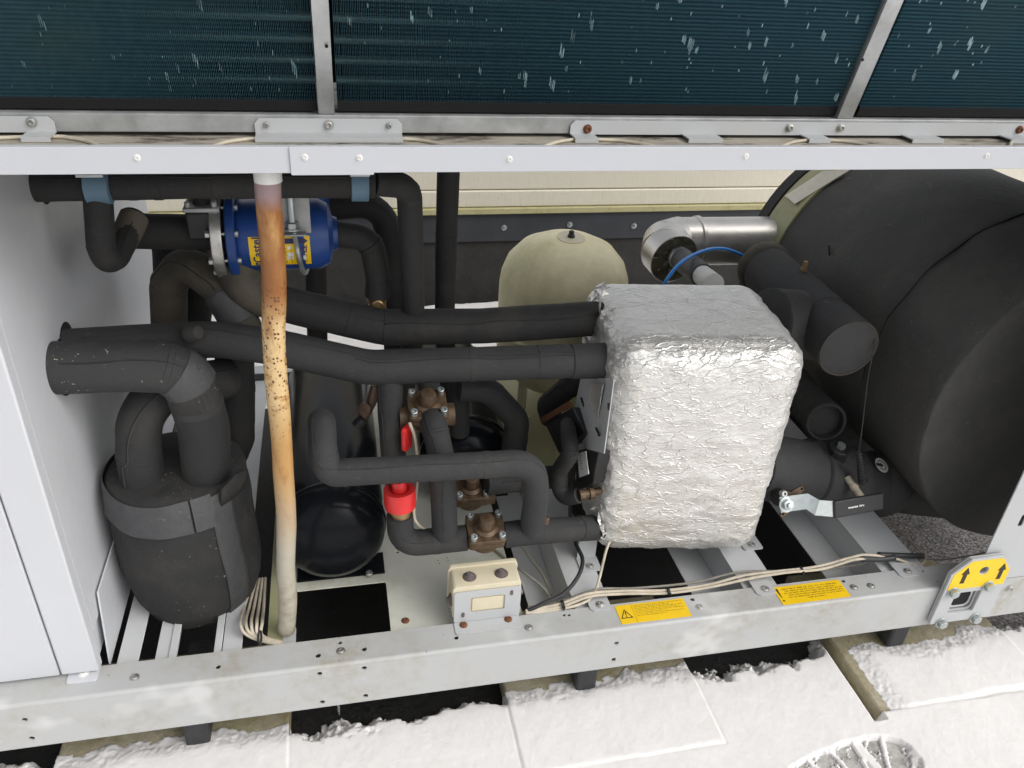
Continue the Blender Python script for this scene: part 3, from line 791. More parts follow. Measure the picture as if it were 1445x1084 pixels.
# brackets standing on the tray in front of the channel
def bracket(x0, x1, z0=1.1258, z1=1.1440, ears=(), clip=None, cut=None):
    out = [(x0, z0), (x1, z0), (x1, z1-.006), (x1-.006, z1), (x0+.006, z1), (x0, z1-.006)]
    V, F = plate_mesh(out, [], .0025, .0004, frame((0, .0915, 0), (1, 0, 0), (0, 0, 1)))
    mb = MB().add(V, F)
    for (a, b) in ears:
        mb.box(a, b, .0640, .0902, 1.1255, 1.1272); mb.box(a, b, .0620, .0638, 1.1212, 1.1270)
    return mb.build('fixing_bracket', 'paint', cf, 30)
E_ = lambda q: (q[0])
bracket(-.9, (-0.3273, 0.0915, 1.1314)[0], ears=[((-0.3591, 0.0630, 1.1298)[0], (-0.3268, 0.0630, 1.1300)[0])])
bracket((-0.0927, 0.0915, 1.1326)[0], (0.0942, 0.0915, 1.1336)[0], ears=[((-0.0919, 0.0630, 1.1237)[0], (0.0933, 0.0630, 1.1241)[0])])
bracket((0.3266, 0.0915, 1.1348)[0], 2.5, ears=[((0.3265, 0.0630, 1.1265)[0], (0.3598, 0.0630, 1.1265)[0]), ((0.4921, 0.0630, 1.1249)[0], (0.5437, 0.0630, 1.1250)[0]), ((0.6792, 0.0630, 1.1253)[0], (0.7135, 0.0630, 1.1253)[0]), ((0.8501, 0.0630, 1.1256)[0], (0.9037, 0.0630, 1.1257)[0]), ((1.0229, 0.0630, 1.1281)[0], (1.0665, 0.0630, 1.1282)[0])])
def cup_bolt(q, mat, r):
    mb = MB(); mb.lathe([(r*1.4, 0), (r*1.4, .001), (r, .0012), (r, .0045), (r*.7, .005), (r*.55, .003), (r*.2, .003)], (q[0], .0902, q[2]), (0, -1, 0), 14); mb.build('bolt', mat, cf)
for q, mm in (((-0.3514, 0.0902, 1.1384), 'steel'), ((-0.0783, 0.0902, 1.1366), 'galv_dull'), ((-0.0002, 0.0902, 1.1370), 'steel'), ((0.0774, 0.0902, 1.1366), 'galv_dull'), ((0.3509, 0.0902, 1.1333), 'rust'), ((0.6593, 0.0902, 1.1368), 'steel'), ((0.7428, 0.0902, 1.1372), 'steel'), ((1.0557, 0.0902, 1.1355), 'rust')):
    cup_bolt(q, mm, .0045 if mm != 'galv_dull' else .003)
def coil(x0, x1, label, seed):
    root = thing('condenser_coil', label, 'coil', ((x0+x1)/2, .09, 1.158), 'finned coils above the rail')
    H, D, p = .56, .038, .0021
    off = world_loc(root); xs = np.arange(x0, x1, p); rng = np.random.default_rng(seed)
    xs = xs + rng.normal(0, .00016, len(xs)); t = .00022
    c = np.array([[0, 0, 0], [t, 0, 0], [t, D, 0], [0, D, 0], [0, 0, H], [t, 0, H], [t, D, H], [0, D, H]])
    b = np.stack([c[:, 0], coil_o.y+cin.y*c[:, 1]+cup.y*(c[:, 2]+.012), coil_o.z+cin.z*c[:, 1]+cup.z*(c[:, 2]+.012)], -1)
    V = (b[None]+np.stack([xs, 0*xs, 0*xs], -1)[:, None]).reshape(-1, 3) - np.array(off)
    q = np.array([(0, 3, 2, 1), (4, 5, 6, 7), (0, 1, 5, 4), (1, 2, 6, 5), (2, 3, 7, 6), (3, 0, 4, 7)])
    F = (q[None]+8*np.arange(len(xs))[:, None, None]).reshape(-1, 4)
    me = bpy.data.meshes.new('fin_pack'); me.from_pydata(V.tolist(), [], F.tolist())
    link('fin_pack', me, 'fin', root, 0, kind='stuff')
    # tubes between the fins
    tm = None
    for j in range(9):
        z = .022+.0262*j; P = coil_o+cup*(z+.012)+cin*.013
        if tm is None:
            mb = MB(); tube(mb, [(x0, P.y, P.z), (x1, P.y, P.z)], .0048, seg=10, step=1.); tm = mb.build('tube_row', 'tube_teal', root); P00 = P
        else:
            cc = tm.copy(); COL.objects.link(cc); cc.location = tm.location+(P-P00)
    mb = MB(); m = frame(Vector((0, coil_o.y, coil_o.z))+cin*.041, (1, 0, 0), cup); mb.box(x0, x1, -.0, .6, .001, .01, frame(Vector((0, coil_o.y, coil_o.z))+cin*.041, (1, 0, 0), cup)); mb.build('back_plate', 'black', root, 30)  # black sheet added so the gaps between fins stay dark
    mb = MB(); mb.box(x0, x1, -.002, .0115, -.001, .038, frame((0, coil_o.y, coil_o.z), (1, 0, 0), cup) @ Matrix.Rotation(0, 4, 'X') @ Matrix.Scale(-1, 4, (0, 0, 1))); mb.build('end_strip', 'hole', root, 30)
    # patches of fins bent over by hail: little leaning slivers at the coil face
    mb = MB(); rr = random.Random(seed)
    ncl = int((x1-x0)*340)
    for i in range(ncl):
        cx, cz = rr.uniform(x0+.01, x1-.01), rr.uniform(.01, .34); big = rr.random()**3
        nst = 1+int(big*3.4); L = .0045+.022*big*rr.uniform(.6, 1); lean = rr.uniform(-.25, .1)-.35*big
        for s_ in range(nst):
            x = cx+(s_-nst/2)*p; l2 = L*rr.uniform(.6, 1); z0 = cz+rr.uniform(-.12, .12)*L - s_*L*.16
            tw = rr.uniform(.5, 1.2)*.0009
            for sgn in (1,):
                A = [(x, z0), (x+tw*.9, z0+.1*l2), (x+tw-lean*0*l2, z0+l2*.8), (x, z0+l2)]
                bot = [coil_o+cup*(.012+zz)+Vector((xx, 0, 0))-cin*d for (xx, zz), d in zip(A, (.0002, .0012, .0014, .0002))]
                top = [q_+cin*.0005 for q_ in bot]
                mb.add(bot+top, [(0, 1, 2, 3), (7, 6, 5, 4), (0, 4, 5, 1), (1, 5, 6, 2), (2, 6, 7, 3), (3, 7, 4, 0)])
    mb.build('bent_fins', 'fin_bent_lit', root, 0, kind='stuff')
coil(-1.4, -.0135, 'dark finned coil left of the straight divider bar', 1)
coil(.0125, .745, 'dark teal finned coil between the two divider bars', 2)
coil(.775, 2.4, 'teal finned coil right of the leaning divider bar', 3)
mb = MB(); mb.box(-1.6, 2.6, .30, .31, 1.15, 1.75); mb.box(-1.6, 2.6, -.1, .50, 1.76, 1.80)
o = mb.build('fan_deck', 'black', None, 30); tag(o, 'dark inner casing and fan deck behind the finned coils', 'casing')
# heater cables on the tray
def tray_cable(pts, lb):
    mb = MB(); cable(mb, pts, .0024); o = mb.build('heater_cable', 'cable'); tag(o, lb, 'cable', 'heater cable loops on the dirty tray')
zc = 1.1230
tray_cable([(-.62, .058, zc), (-.5, .058, zc), (-0.3399, 0.0783, 1.1236), (-0.3073, 0.0735, 1.1232), (-0.2839, 0.0570, 1.1232), (-0.2674, 0.0344, 1.1232)], 'cream cable arching over the tray at the left bracket')
tray_cable([(-0.1433, 0.0280, 1.1232), (-0.1269, 0.0546, 1.1232), (-0.1052, 0.0685, 1.1232), (-0.0873, 0.0713, 1.1234), (0.0041, 0.0722, 1.1234), (0.0905, 0.0730, 1.1234), (0.1220, 0.0632, 1.1232), (0.1425, 0.0419, 1.1232), (0.1534, 0.0213, 1.1232)], 'cream cable passing under the lip of the long middle bracket')
tray_cable([(0.2660, 0.0246, 1.1232), (0.2983, 0.0570, 1.1232), (0.3289, 0.0706, 1.1236), (0.3626, 0.0709, 1.1236), (0.3967, 0.0651, 1.1232), (0.4249, 0.0427, 1.1232), (0.4415, 0.0245, 1.1232)], 'cream cable arching past the bracket with the rusty bolt')
tray_cable([(0.6117, 0.0282, 1.1232), (0.6503, 0.0590, 1.1232), (0.6811, 0.0695, 1.1236), (0.7181, 0.0698, 1.1236), (0.7502, 0.0595, 1.1232), (0.7706, 0.0282, 1.1232)], 'cream cable arching below the leaning divider bar')
tray_cable([(1.0020, 0.0403, 1.1232), (1.0331, 0.0696, 1.1232), (1.0725, 0.0777, 1.1234), (1.15, .05, 1.1232)], 'cream cable loop at the far right end of the tray')

# ------------------------------------------------------------------ cabinet at the left
WX = -.441
cb = thing('electrical_cabinet', 'pale grey sheet steel cabinet with a smooth side wall pierced by two lagged pipes', 'cabinet', (-.7, .4, .22))
hole_c = [(-0.4410, 0.2524, 0.7186), (-0.4410, 0.3008, 0.7321)]
ph = (-0.4410, 0.2493, 0.7151); pa = (-0.4410, 0.2867, 0.7370)
V, F = plate_mesh([(.070, .30), (1.02, .30), (1.02, 1.098), (.070, 1.098)], [], .003, 0, frame((WX-.0015, 0, 0), (0, 1, 0), (0, 0, 1)))
mb = MB().add(V, F)
mb.build('side_wall', 'paint_cabinet', cb, 30)
for c_, r_ in (((-0.4410, 0.2419, 0.7167), .047), ((-0.4410, 0.2828, 0.7377), .036), ((-0.4410, 0.3543, 0.9792), .029)):
    mb = MB(); mb.lathe([(r_, 0), (r_, .0006)], (WX+.0002, c_[1], c_[2]), (1, 0, 0), 36); mb.build('cut_out', 'hole', cb, 0)
V, F = plate_mesh([(.078, .205), (1.0, .205), (1.0, .345), (.112, .345)], [], .003, 0, frame((WX+.006, 0, 0), (0, 1, 0), (0, 0, 1)))
MB().add(V, F).build('lower_guard', 'paint_cabinet', cb, 30)
mb = MB(); mb.box(WX-.060, WX-.0005, .045, .0697, .2275, 1.099); mb.build('corner_post', 'paint_cabinet', cb, 30, .003)
mb = MB(); mb.box(-1.4, WX-.0625, .0455, .07, .2275, 1.099); mb.build('front_panel', 'paint_cabinet', cb, 30, .002)
mb = MB(); mb.box(-1.4, WX-.006, .072, 1.0, .23, 1.095); mb.build('cabinet_body', 'paint_cabinet', cb, 30)
q = (-0.4677, 0.0497, 0.2235)
V, F = plate_mesh(rrect(q[0]-.024, q[0]+.024, .030, .075, .005), [], .0026, .0004, Matrix.Translation((0, 0, ZT+.0014)))
MB().add(V, F).build('foot_tab', 'paint_cabinet', cb, 30); rivet((q[0], q[1]-.001, ZT+.0027), cb, 'white_label')

# ------------------------------------------------------------------ right end post
ep = thing('end_post', 'wide light grey end post with a dark slot, right end of the front rail', 'post', (1.4, 0, .22))
slot = (1.3190, 0.0000, 0.3844)
V, F = plate_mesh([(1.268, .222), (1.75, .222), (1.75, 1.0975), (1.268, 1.0975)], [rrect(slot[0]-.006, slot[0]+.006, slot[2]-.016, slot[2]+.016, .0055)], .003, .0004, frame((0, .0045, 0), (1, 0, 0), (0, 0, 1)))
MB().add(V, F).build('post_plate', 'paint', ep, 30)
V, F = plate_mesh([(1.345, .108), (1.75, .108), (1.75, .2195), (1.345, .2195)], [], .004, .0005, frame((0, .0035, 0), (1, 0, 0), (0, 0, 1)))
MB().add(V, F).build('end_cover', 'paint_dirty', ep, 30)
q = (1.3710, 0.0000, 0.1906); rivet((q[0], .0012, q[2]), ep, None, (math.pi/2, 0, 0), scale=1.1)
mb = MB(); mb.box(1.69, 1.75, .008, .06, .11, 1.095); mb.build('return_flange', 'paint', ep, 30)

# ------------------------------------------------------------------ lifting plate
lp = thing('lifting_plate', 'bolted grey lifting plate with a yellow sticker of two black arrows round a hole', 'lifting plate', (1.26, -.01, .11))
def lift_outline(g=0.): 
    return [(1.187+g, .128+g), (1.330-g, .128+g), (1.330-g, .268), (1.299-g, .306-g), (1.222+g, .306-g), (1.187+g, .270)]
sq = rrect(1.218, 1.282, .1525, .2145, .004)
ho = circle2(1.262, .272, .0105, 20)
V, F = plate_mesh(lift_outline(), [rrect(1.222, 1.278, .156, .211, .012), ho], .004, .0004, frame((0, -.0045, 0), (1, 0, 0), (0, 0, 1)))
MB().add(V, F).build('back_plate', 'paint_dirty', lp, 30)
V, F = plate_mesh(lift_outline(), [sq, ho], .006, .0006, frame((0, -.0105, 0), (1, 0, 0), (0, 0, 1)))
MB().add(V, F).build('front_plate', 'paint', lp, 30)
V, F = plate_mesh(rrect(1.2255, 1.2745, .160, .207, .012), [rrect(1.229, 1.271, .1635, .2035, .011)], .003, .0003, frame((0, -.0015, 0), (1, 0, 0), (0, 0, 1)))
MB().add(V, F).build('inner_frame', 'paint', lp, 30)
mb = MB(); mb.box(1.227, 1.273, .0045, .0052, .162, .205); 
mb = MB(); mb.box(1.226, 1.274, .0002-.0015, -.0012, .161, .206); mb.build('opening', 'hole', lp, 0)
ys = -.0139
V, F = plate_mesh([(1.192, .2265), (1.326, .2265), (1.326, .266), (1.297, .302), (1.224, .302), (1.192, .269)], [circle2(1.262, .272, .0112, 20)], .0006, 0, frame((0, ys, 0), (1, 0, 0), (0, 0, 1)))
stk = MB().add(V, F).build('arrow_sticker', 'sticker', lp, 0)
for ax in (1.219, 1.306):
    V, F = plate_mesh([(ax-.0048, .243), (ax+.0048, .243), (ax+.0048, .268), (ax+.0098, .268), (ax, .287), (ax-.0098, .268), (ax-.0048, .268)], [], .0006, 0, frame((0, ys-.0006, 0), (1, 0, 0), (0, 0, 1)))
    MB().add(V, F).build('arrow', 'ink', stk, 0)
hb = None
for q in ((1.2076, -0.0150, 0.2202), (1.2891, -0.0150, 0.2260), (1.2126, -0.0150, 0.1300), (1.2964, -0.0150, 0.1310)):
    c = (q[0], -.0135, q[2])
    if hb is None:
        mb = MB(); mb.lathe([(.0135, 0), (.0135, .002), (.0128, .0026)], c, (0, -1, 0), 24); mb.lathe([(.0105, .0028), (.0105, .0100), (.0090, .0112), (.004, .0114)], c, (0, -1, 0), 6)
        hb = mb.build('hex_bolt', 'zinc', lp, 25); c0 = Vector(c)
    else:
        cc = hb.copy(); COL.objects.link(cc); cc.location = hb.location+Vector(c)-c0

# ------------------------------------------------------------------ junction box on its bracket
jx = (0.2445, 0.0713, 0.2220)
jb = thing('junction_box', 'cream plastic junction box with brown rubber glands behind a small grey bracket', 'junction box', (jx[0], .05, .22))
yb = .062
bl, br_, tl, tr = (0.1770, 0.0620, 0.2354), (0.2975, 0.0620, 0.2345), (0.1745, 0.0620, 0.3019), (0.2977, 0.0620, 0.3013)
x0, x1, zt = bl[0]-.002, br_[0]+.004, (tl[2]+tr[2])/2-.002
slots = [rrect(x0+.030, x1-.030, .245, zt-.016, .004)]
sA = [rrect(x0+.014, x0+.020, .236, .248, .0028), rrect(x1-.021, x1-.015, zt-.020, zt-.008, .0028)]
V, F = plate_mesh(rrect(x0, x1, .2235, zt, .004), slots, .002, .0003, frame((0, yb, 0), (1, 0, 0), (0, 0, 1)))
mb = MB().add(V, F)
V, F = plate_mesh(rrect(x0, x1, .033, yb+.001, .005), [], .002, .0003, Matrix.Translation((0, 0, ZT+.0013))); mb.add(V, F)
brk = mb.build('bracket', 'paint', jb, 30)
for s_ in sA:
    V, F = plate_mesh(s_, [], .0012, 0, frame((0, yb-.0014, 0), (1, 0, 0), (0, 0, 1))); MB().add(V, F).build('screw_slot', 'rubber_brown', brk, 30)
for q in ((0.1923, 0.0540, 0.2225), (0.2786, 0.0546, 0.2225)): rivet((q[0], q[1], ZT+.0022), jb, 'rust', scale=.9)
bx0, bx1 = x0-.001, x1-.001; zb1 = zt+.010
mb = MB(); V, F = plate_mesh(rrect(bx0, bx1, .232, zb1, .006), [], .048, .0015, frame((0, yb+.026, 0), (1, 0, 0), (0, 0, 1))); mb.add(V, F)
V, F = plate_mesh(rrect(bx0-.003, bx1+.003, .229, zb1+.003, .008), [], .011, .0015, frame((0, yb+.056, 0), (1, 0, 0), (0, 0, 1))); mb.add(V, F)
box = mb.build('box', 'cream', jb, 30)
mb = MB(); mb.box(x0+.034, x1-.034, yb-.0004, yb+.0016, .249, zt-.020); mb.build('recessed_panel', 'cream', jb, 30, .0004)
def gland(c, ax, parent, r=.0135):
    mb = MB(); mb.lathe([(r*1.08, 0), (r*1.08, .0012), (r*.90, .0018), (r*.88, .0035), (r*.66, .0042), (r*.64, .006), (r*.42, .0066), (r*.40, .0105), (r*.2, .011)], c, ax, 20)
    mb.build('cable_gland', 'rubber_brown', parent, 25)
for fx in (.26, .74): gland((bx0+(bx1-bx0)*fx, yb+.026, zb1), (0, 0, 1), jb)
gland((bx0, yb+.022, .262), (-1, 0, 0), jb); gland((bx1, yb+.022, .262), (1, 0, 0), jb)

# ------------------------------------------------------------------ drain hose
hp = [(-0.0793, 0.0400, 1.0927), (-0.0822, 0.0480, 1.0489), (-0.0839, 0.0570, 0.9875), (-0.0882, 0.0670, 0.9160), (-0.0955, 0.0740, 0.8520), (-0.1001, 0.0800, 0.7721), (-0.1015, 0.0860, 0.6792), (-0.1061, 0.0910, 0.5793), (-0.1104, 0.0950, 0.4794), (-0.1207, 0.0970, 0.3740), (-0.1239, 0.0990, 0.2949), (-0.1332, 0.1000, 0.2151)]
hs_ = thing('drain_hose', 'rust stained translucent drain hose hanging from the white upper rail', 'hose', hp[-1])
mb = MB(); cv = smooth_curve(hp, 9)
tube(mb, cv, .0158, seg=22, smooth_path=True, wob=.06, seed=2., squash=.03, rfun=lambda t: 1.05-.04*t)
mb.build('hose', 'hose', hs_, 60)
mb = MB(); q = Vector(hp[0]); mb.lathe([(.0175, -.004), (.0175, .012), (.0165, .013), (.0165, .03)], q+Vector((0, 0, -.010)), (0, 0, 1), 22); mb.build('spigot', 'white_label', hs_)
mb = MB(); q = (-0.1298, 0.0814, 0.2050); mb.box(q[0]-.013, q[0]+.013, .064, .115, .1995, .2025)
mb.build('hose_rest', 'paint', hs_, 30)

# ------------------------------------------------------------------ header pipe with blue clamps
hd, P = pipe('header_pipe', 'horizontal black lagged header pipe just under the white upper rail', [(-0.4450, 0.3154, 0.9912), (-0.1828, 0.3000, 0.9980), (0.0120, 0.3000, 0.9962), (0.0661, 0.3000, 0.9958), ], 0.0243, 'foam_dark', wob=.04, seed=1, seg=24)
wrap(hd, P, 14, 16, 0.0243*1.04, 'foam_dark', 'joint_band'); wrap(hd, P, int(len(P)*.55), int(len(P)*.55)+5, 0.0243*1.03, 'foam', 'joint_band')
for (a, b), lb in (((122, 158), 'blue pipe clamp round the header pipe, next to the cabinet'), ((494, 521), 'blue pipe clamp round the header pipe, near its downward elbow')):
    q0 = {122: (-0.3647, 0.3000, 0.9952), 494: (0.0287, 0.3000, 0.9938)}[a]; q1 = {122: (-0.3299, 0.3000, 0.9949), 494: (0.0569, 0.3000, 0.9935)}[a]
    t = thing('pipe_clamp', lb, 'clamp', q0, 'blue clamps on the header pipe')
    mb = MB(); mb.lathe([(.0255, 0), (.0275, .001), (.0275, q1[0]-q0[0]-.001), (.0255, q1[0]-q0[0])], q0, (1, 0, -.02), 28); mb.build('saddle', 'clamp_blue', t)
    mb = MB(); mb.box(q0[0]-.001, q1[0]+.001, .26, .34, q0[2]+.024, q0[2]+.028); mb.box(q0[0]+.010, q1[0]-.010, .29, .31, q0[2]+.028, 1.116); mb.build('hanger', 'galv', t, 30)
# elbow of header going down
def Rr(x): return x
hx = (0.0661, 0.3000, 0.9958)
v1, P = pipe('lagged_pipe', 'thick black lagged riser bending down from the right end of the header pipe', [hx, (0.1241, 0.3200, 0.9844), (0.1291, 0.3450, 0.8908), (0.1379, 0.4000, 0.6670), (0.1158, 0.6200, 0.2656)], .0215, 'foam_dark', bend=.035, wob=.05, seed=3)
v2, P = pipe('lagged_pipe', 'straight black lagged riser disappearing behind the white upper rail', [(0.2166, 0.5000, 1.0109), (0.2136, 0.5000, 0.8314), (0.2146, 0.5200, 0.6015), (0.2447, 0.5600, 0.3359)], .0215, 'foam_dark', bend=.05, wob=.04, seed=4)
# drop from header with U bend to the drier inlet
ub, P = pipe('lagged_pipe', 'black lagged pipe dropping from the header and turning back up to the blue filter', [(-0.3498, 0.3000, 0.9951), (-0.3638, 0.3000, 0.9010), (-0.3658, 0.3300, 0.8150), (-0.3251, 0.4000, 0.9180), (-0.3117, 0.4200, 0.8832), (-0.1932, 0.4200, 0.8728)], [0.0011*0+.05, .028, .02, .02], 'foam_dark') if False else pipe('lagged_pipe', 'black lagged pipe dropping from the header and turning back up to the blue filter', [(-0.3498, 0.3000, 0.9951), (-0.3629, 0.3000, 0.8951), (-0.3600, 0.3050, 0.8715), (-0.3527, 0.3300, 0.8685), (-0.3309, 0.4100, 0.9072)], .0215, 'foam_dark', bend=.02, wob=.03, seed=5)
mb = MB(); tube(mb, [(-0.3573, 0.3350, 0.8666), (-0.3369, 0.3880, 0.8953), (-0.3297, 0.4050, 0.9090)], .0238, wob=.03, bend=.02); mb.build('bare_sleeve', 'foam_tan', ub, 50)
ih, P = pipe('lagged_pipe', 'thick black horizontal pipe feeding the left flange of the blue filter', [(-0.3433, 0.4250, 0.8769), (-0.2816, 0.4250, 0.8743), (-0.1905, 0.4250, 0.8696)], .0305, 'foam_dark', wob=.04, seed=6, seg=24)

# service valve on the drier inlet
sv = thing('service_valve', 'dark bolted service valve standing on the pipe left of the blue filter', 'valve', (-0.2200, 0.4000, 0.9037))
q = Vector((-0.2176, 0.4000, 0.9212))
mb = MB(); mb.box(q.x-.027, q.x+.027, q.y-.027, q.y+.027, q.z-.045, q.z+.004); mb.build('valve_body', 'black', sv, 30, .004)
mb = MB(); mb.box(q.x-.029, q.x+.029, q.y-.029, q.y+.029, q.z+.004, q.z+.012); mb.build('cover_plate', 'galv_dull', sv, 30, .002)
mb = MB(); mb.lathe([(.016, 0), (.013, .008), (.013, .05)], q+Vector((0, 0, .012)), (0, 0, 1), 16); mb.build('riser', 'foam_dark', sv)
def allen(c, ax, parent, r=.0062, h=.010, mat='zinc', nm='socket_bolt'):
    mb = MB(); mb.lathe([(r, 0), (r, h), (r*.86, h+.0008), (r*.55, h+.0008), (r*.5, h-.004), (r*.1, h-.004)], c, ax, 16); return mb.build(nm, mat, parent, 30)
for sx in (-.021, .021):
    for sy in (-.021, .021): allen(q+Vector((sx, sy, .012)), (0, 0, 1), sv, .005, .008, 'galv_dull')

# ------------------------------------------------------------------ blue filter driers
def drier(c, label):
    c = Vector(c); t = thing('filter_drier', label, 'filter', c, 'blue filter driers below the header pipe')
    R0 = .0625; L = .150
    mb = MB(); mb.lathe([(R0*.97, 0), (R0, .004), (R0, L-.052), (R0*1.012, L-.050), (R0*1.012, L-.038), (R0, L-.036), (R0, L-.012), (R0*.86, L+.004), (R0*.5, L+.012), (R0*.45, L+.02)], c, (1, 0, 0), 48)
    mb.build('shell', 'blue', t, 35)
    mb = MB(); mb.lathe([(.0735, -.016), (.0755, -.014), (.0755, -.002), (.0735, 0)], c, (1, 0, 0), 48); mb.build('body_flange', 'blue', t)
    mb = MB(); mb.lathe([(.0715, -.041), (.0745, -.039), (.0745, -.024), (.0735, -.022)], c, (1, 0, 0), 48); mb.build('end_flange', 'steel', t)
    b0 = None
    for i in range(8):
        a = 2*math.pi*(i+.5)/8; p = c+Vector((0, math.cos(a)*.063, math.sin(a)*.063))
        if b0 is None:
            mb = MB(); mb.lathe([(.0065, -.048), (.0065, -.0405), ], p, (1, 0, 0), 6); mb.lathe([(.0035, -.0405), (.0035, -.001), (.0062, -.001), (.0062, .005)], p, (1, 0, 0), 8)
            b0 = mb.build('flange_bolt', 'steel', t, 25); p0 = p
        else:
            cc = b0.copy(); COL.objects.link(cc); cc.location = p-p0
    # label wrapped round the shell
    def curved(mb, x0, x1, a0, a1, r, n=8):
        v, f = [], []
        for i in range(n+1):
            a = a0+(a1-a0)*i/n
            for x in (x0, x1): v.append(c+Vector((x, -math.cos(a)*r, math.sin(a)*r)))
        for i in range(n): f.append((2*i, 2*i+1, 2*i+3, 2*i+2))
        mb.add(v, f)
    def bend_mesh(V, r): return [c+Vector((x, -math.cos(s/r)*(r+h), math.sin(s/r)*(r+h))) for x, s, h in V]
    lab = MB(); curved(lab, .020, .122, -.62, .30, R0+.0006, 14); lb = lab.build('label', 'sticker', t, 60)
    mk = MB(); V, F = text_mesh('Castel', .0195, frame((.0330, -.006, .0005), (0, 1, 0), (-1, 0, 0)), .0002, .0004); mk.add(bend_mesh(V, R0+.0006), F)
    V, F = plate_mesh([(.0275, -.0375), (.0390, -.0375), (.0390, -.0315), (.0275, -.0315)], [circle2(.0333, -.0345, .0022, 8)], .0004, 0, Matrix.Translation((0, 0, .0005))); mk.add(bend_mesh(V, R0+.0006), F)
    V, F = text_mesh('CE', .011, frame((.1125, -.004, .0005), (0, 1, 0), (-1, 0, 0)), .0002, .0004); mk.add(bend_mesh(V, R0+.0006), F)
    mk.build('lettering', 'ink_blue', lb, 0)
    arw = MB(); V, F = plate_mesh([(.060, .006), (.110, .006), (.110, .004), (.1185, .0105), (.110, .017), (.110, .015), (.060, .015)], [], .0004, 0, Matrix.Translation((0, 0, .0005))); arw.add(bend_mesh(V, R0+.0006), F); arw.build('arrow', 'ink_blue', lb, 0)
    wp = MB()
    for (xa, xb, ya, yb_) in ((.083, .089, -.018, .002), (.087, .093, -.024, -.010), (.081, .086, -.026, -.019), (.109, .114, -.026, -.017)):
        V, F = plate_mesh([(xa, ya), (xb, ya), (xb, yb_), (xa, yb_)], [], .0004, 0, Matrix.Translation((0, 0, .0005))); wp.add(bend_mesh(V, R0+.0006), F)
    wp.build('data_panel', 'white_label', lb, 0)
    tl_ = MB(); r2 = random.Random(5)
    for i in range(7):
        xx = .063+.0085*i
        y_ = -.034
        while y_ < -.004:
            l_ = r2.uniform(.002, .006); V, F = plate_mesh([(xx, y_), (xx+.0012, y_), (xx+.0012, y_+l_), (xx, y_+l_)], [], .0003, 0, Matrix.Translation((0, 0, .0005))); tl_.add(bend_mesh(V, R0+.0006), F); y_ += l_+r2.uniform(.001, .003)
    tl_.build('small_print', 'ink_soft', lb, 0)
    return t, c
dq = (-0.1664, 0.4200, 0.8670)
d1, dc = drier(dq, 'blue cylindrical filter with a yellow label, nearest the drain hose')
d2, dc2 = drier((dq[0]-.012, .575, dq[2]-.004), 'second blue cylindrical filter, mostly hidden behind the first and the header pipe')
# hanger with U bolt on the front drier
uh = thing('pipe_hanger', 'galvanised hanger bracket and U bolt clamping the front blue filter', 'hanger', dc+Vector((.105, -.06, .05)))
hx_ = dc.x+.096
mb = MB(); mb.box(hx_-.020, hx_+.030, dc.y-.072, dc.y-.069, dc.z+.028, dc.z+.105); mb.box(hx_+.0272, hx_+.030, dc.y-.0688, dc.y-.04, dc.z+.060, dc.z+.135); mb.box(hx_-.020, hx_+.022, dc.y-.088, dc.y-.0722, dc.z+.028, dc.z+.031)
mb.build('bracket', 'galv_dull', uh, 30, .0008)
mb = MB(); mb.lathe([(.0062, 0), (.0062, .062), (.005, .064)], (hx_, dc.y-.080, dc.z+.038), (0, 0, 1), 12); mb.build('stud', 'zinc', uh)
mb = MB(); mb.lathe([(.0115, 0), (.0115, .010), (.010, .011)], (hx_, dc.y-.080, dc.z+.0405), (0, 0, 1), 6); mb.build('nut', 'zinc', uh, 25)
mb = MB(); mb.lathe([(.013, 0), (.013, .0022)], (hx_, dc.y-.080, dc.z+.0382), (0, 0, 1), 20); mb.build('washer', 'zinc', uh)
mb = MB(); pts = [(hx_+.002, dc.y-.080, dc.z+.030)]
for i in range(11):
    a = math.radians(-5+(-100)*i/10+8); pts.append((hx_+.004+.012*i/10, dc.y-math.cos(a)*.0695, dc.z+math.sin(a)*.0695))
tube(mb, smooth_curve(pts, 4), .0042, seg=10, smooth_path=True, cap='round'); mb.build('u_bolt', 'zinc', uh)
# outlets of the driers
oe = dc+Vector((.168, 0, 0))
o1, P = pipe('lagged_pipe', 'black lagged elbow leaving the right end of the front blue filter', [tuple(oe-Vector((.008, 0, 0))), (0.0636, 0.4200, 0.8549), (0.0739, 0.4200, 0.7729), (0.0702, 0.4200, 0.7393)], .0235, 'foam_dark', bend=.038, wob=.04, seed=7)
mb = MB(); q = Vector((0.0701, 0.4200, 0.7364)); mb.lathe([(.0185, .012), (.0195, -.002), (.017, -.012), (.0175, -.03)], q, (0, 0, 1), 18); mb.lathe([(.012, 0), (.012, .012), (.009, .014), (.006, .010), (.002, .010)], q+Vector((0, -.014, -.006)), (0, -1, 0), 14); mb.build('brass_joint', 'brass_bright', o1, 30)
oe2 = dc2+Vector((.168, 0, 0))
o2, P = pipe('lagged_pipe', 'black lagged elbow leaving the rear blue filter', [tuple(oe2-Vector((.005, 0, 0))), (0.0898, 0.5750, 0.8700), (0.1115, 0.5750, 0.7752), (0.1181, 0.6000, 0.4750)], .0265, 'foam_dark', bend=.05, wob=.04, seed=8)
o3, P = pipe('lagged_pipe', 'dark vertical pipe below the front blue filter', [(-0.0419, 0.5500, 0.7559), (-0.0511, 0.5600, 0.5779), (-0.0531, 0.5700, 0.5029)], .021, 'foam_dark', wob=.04, seed=9)

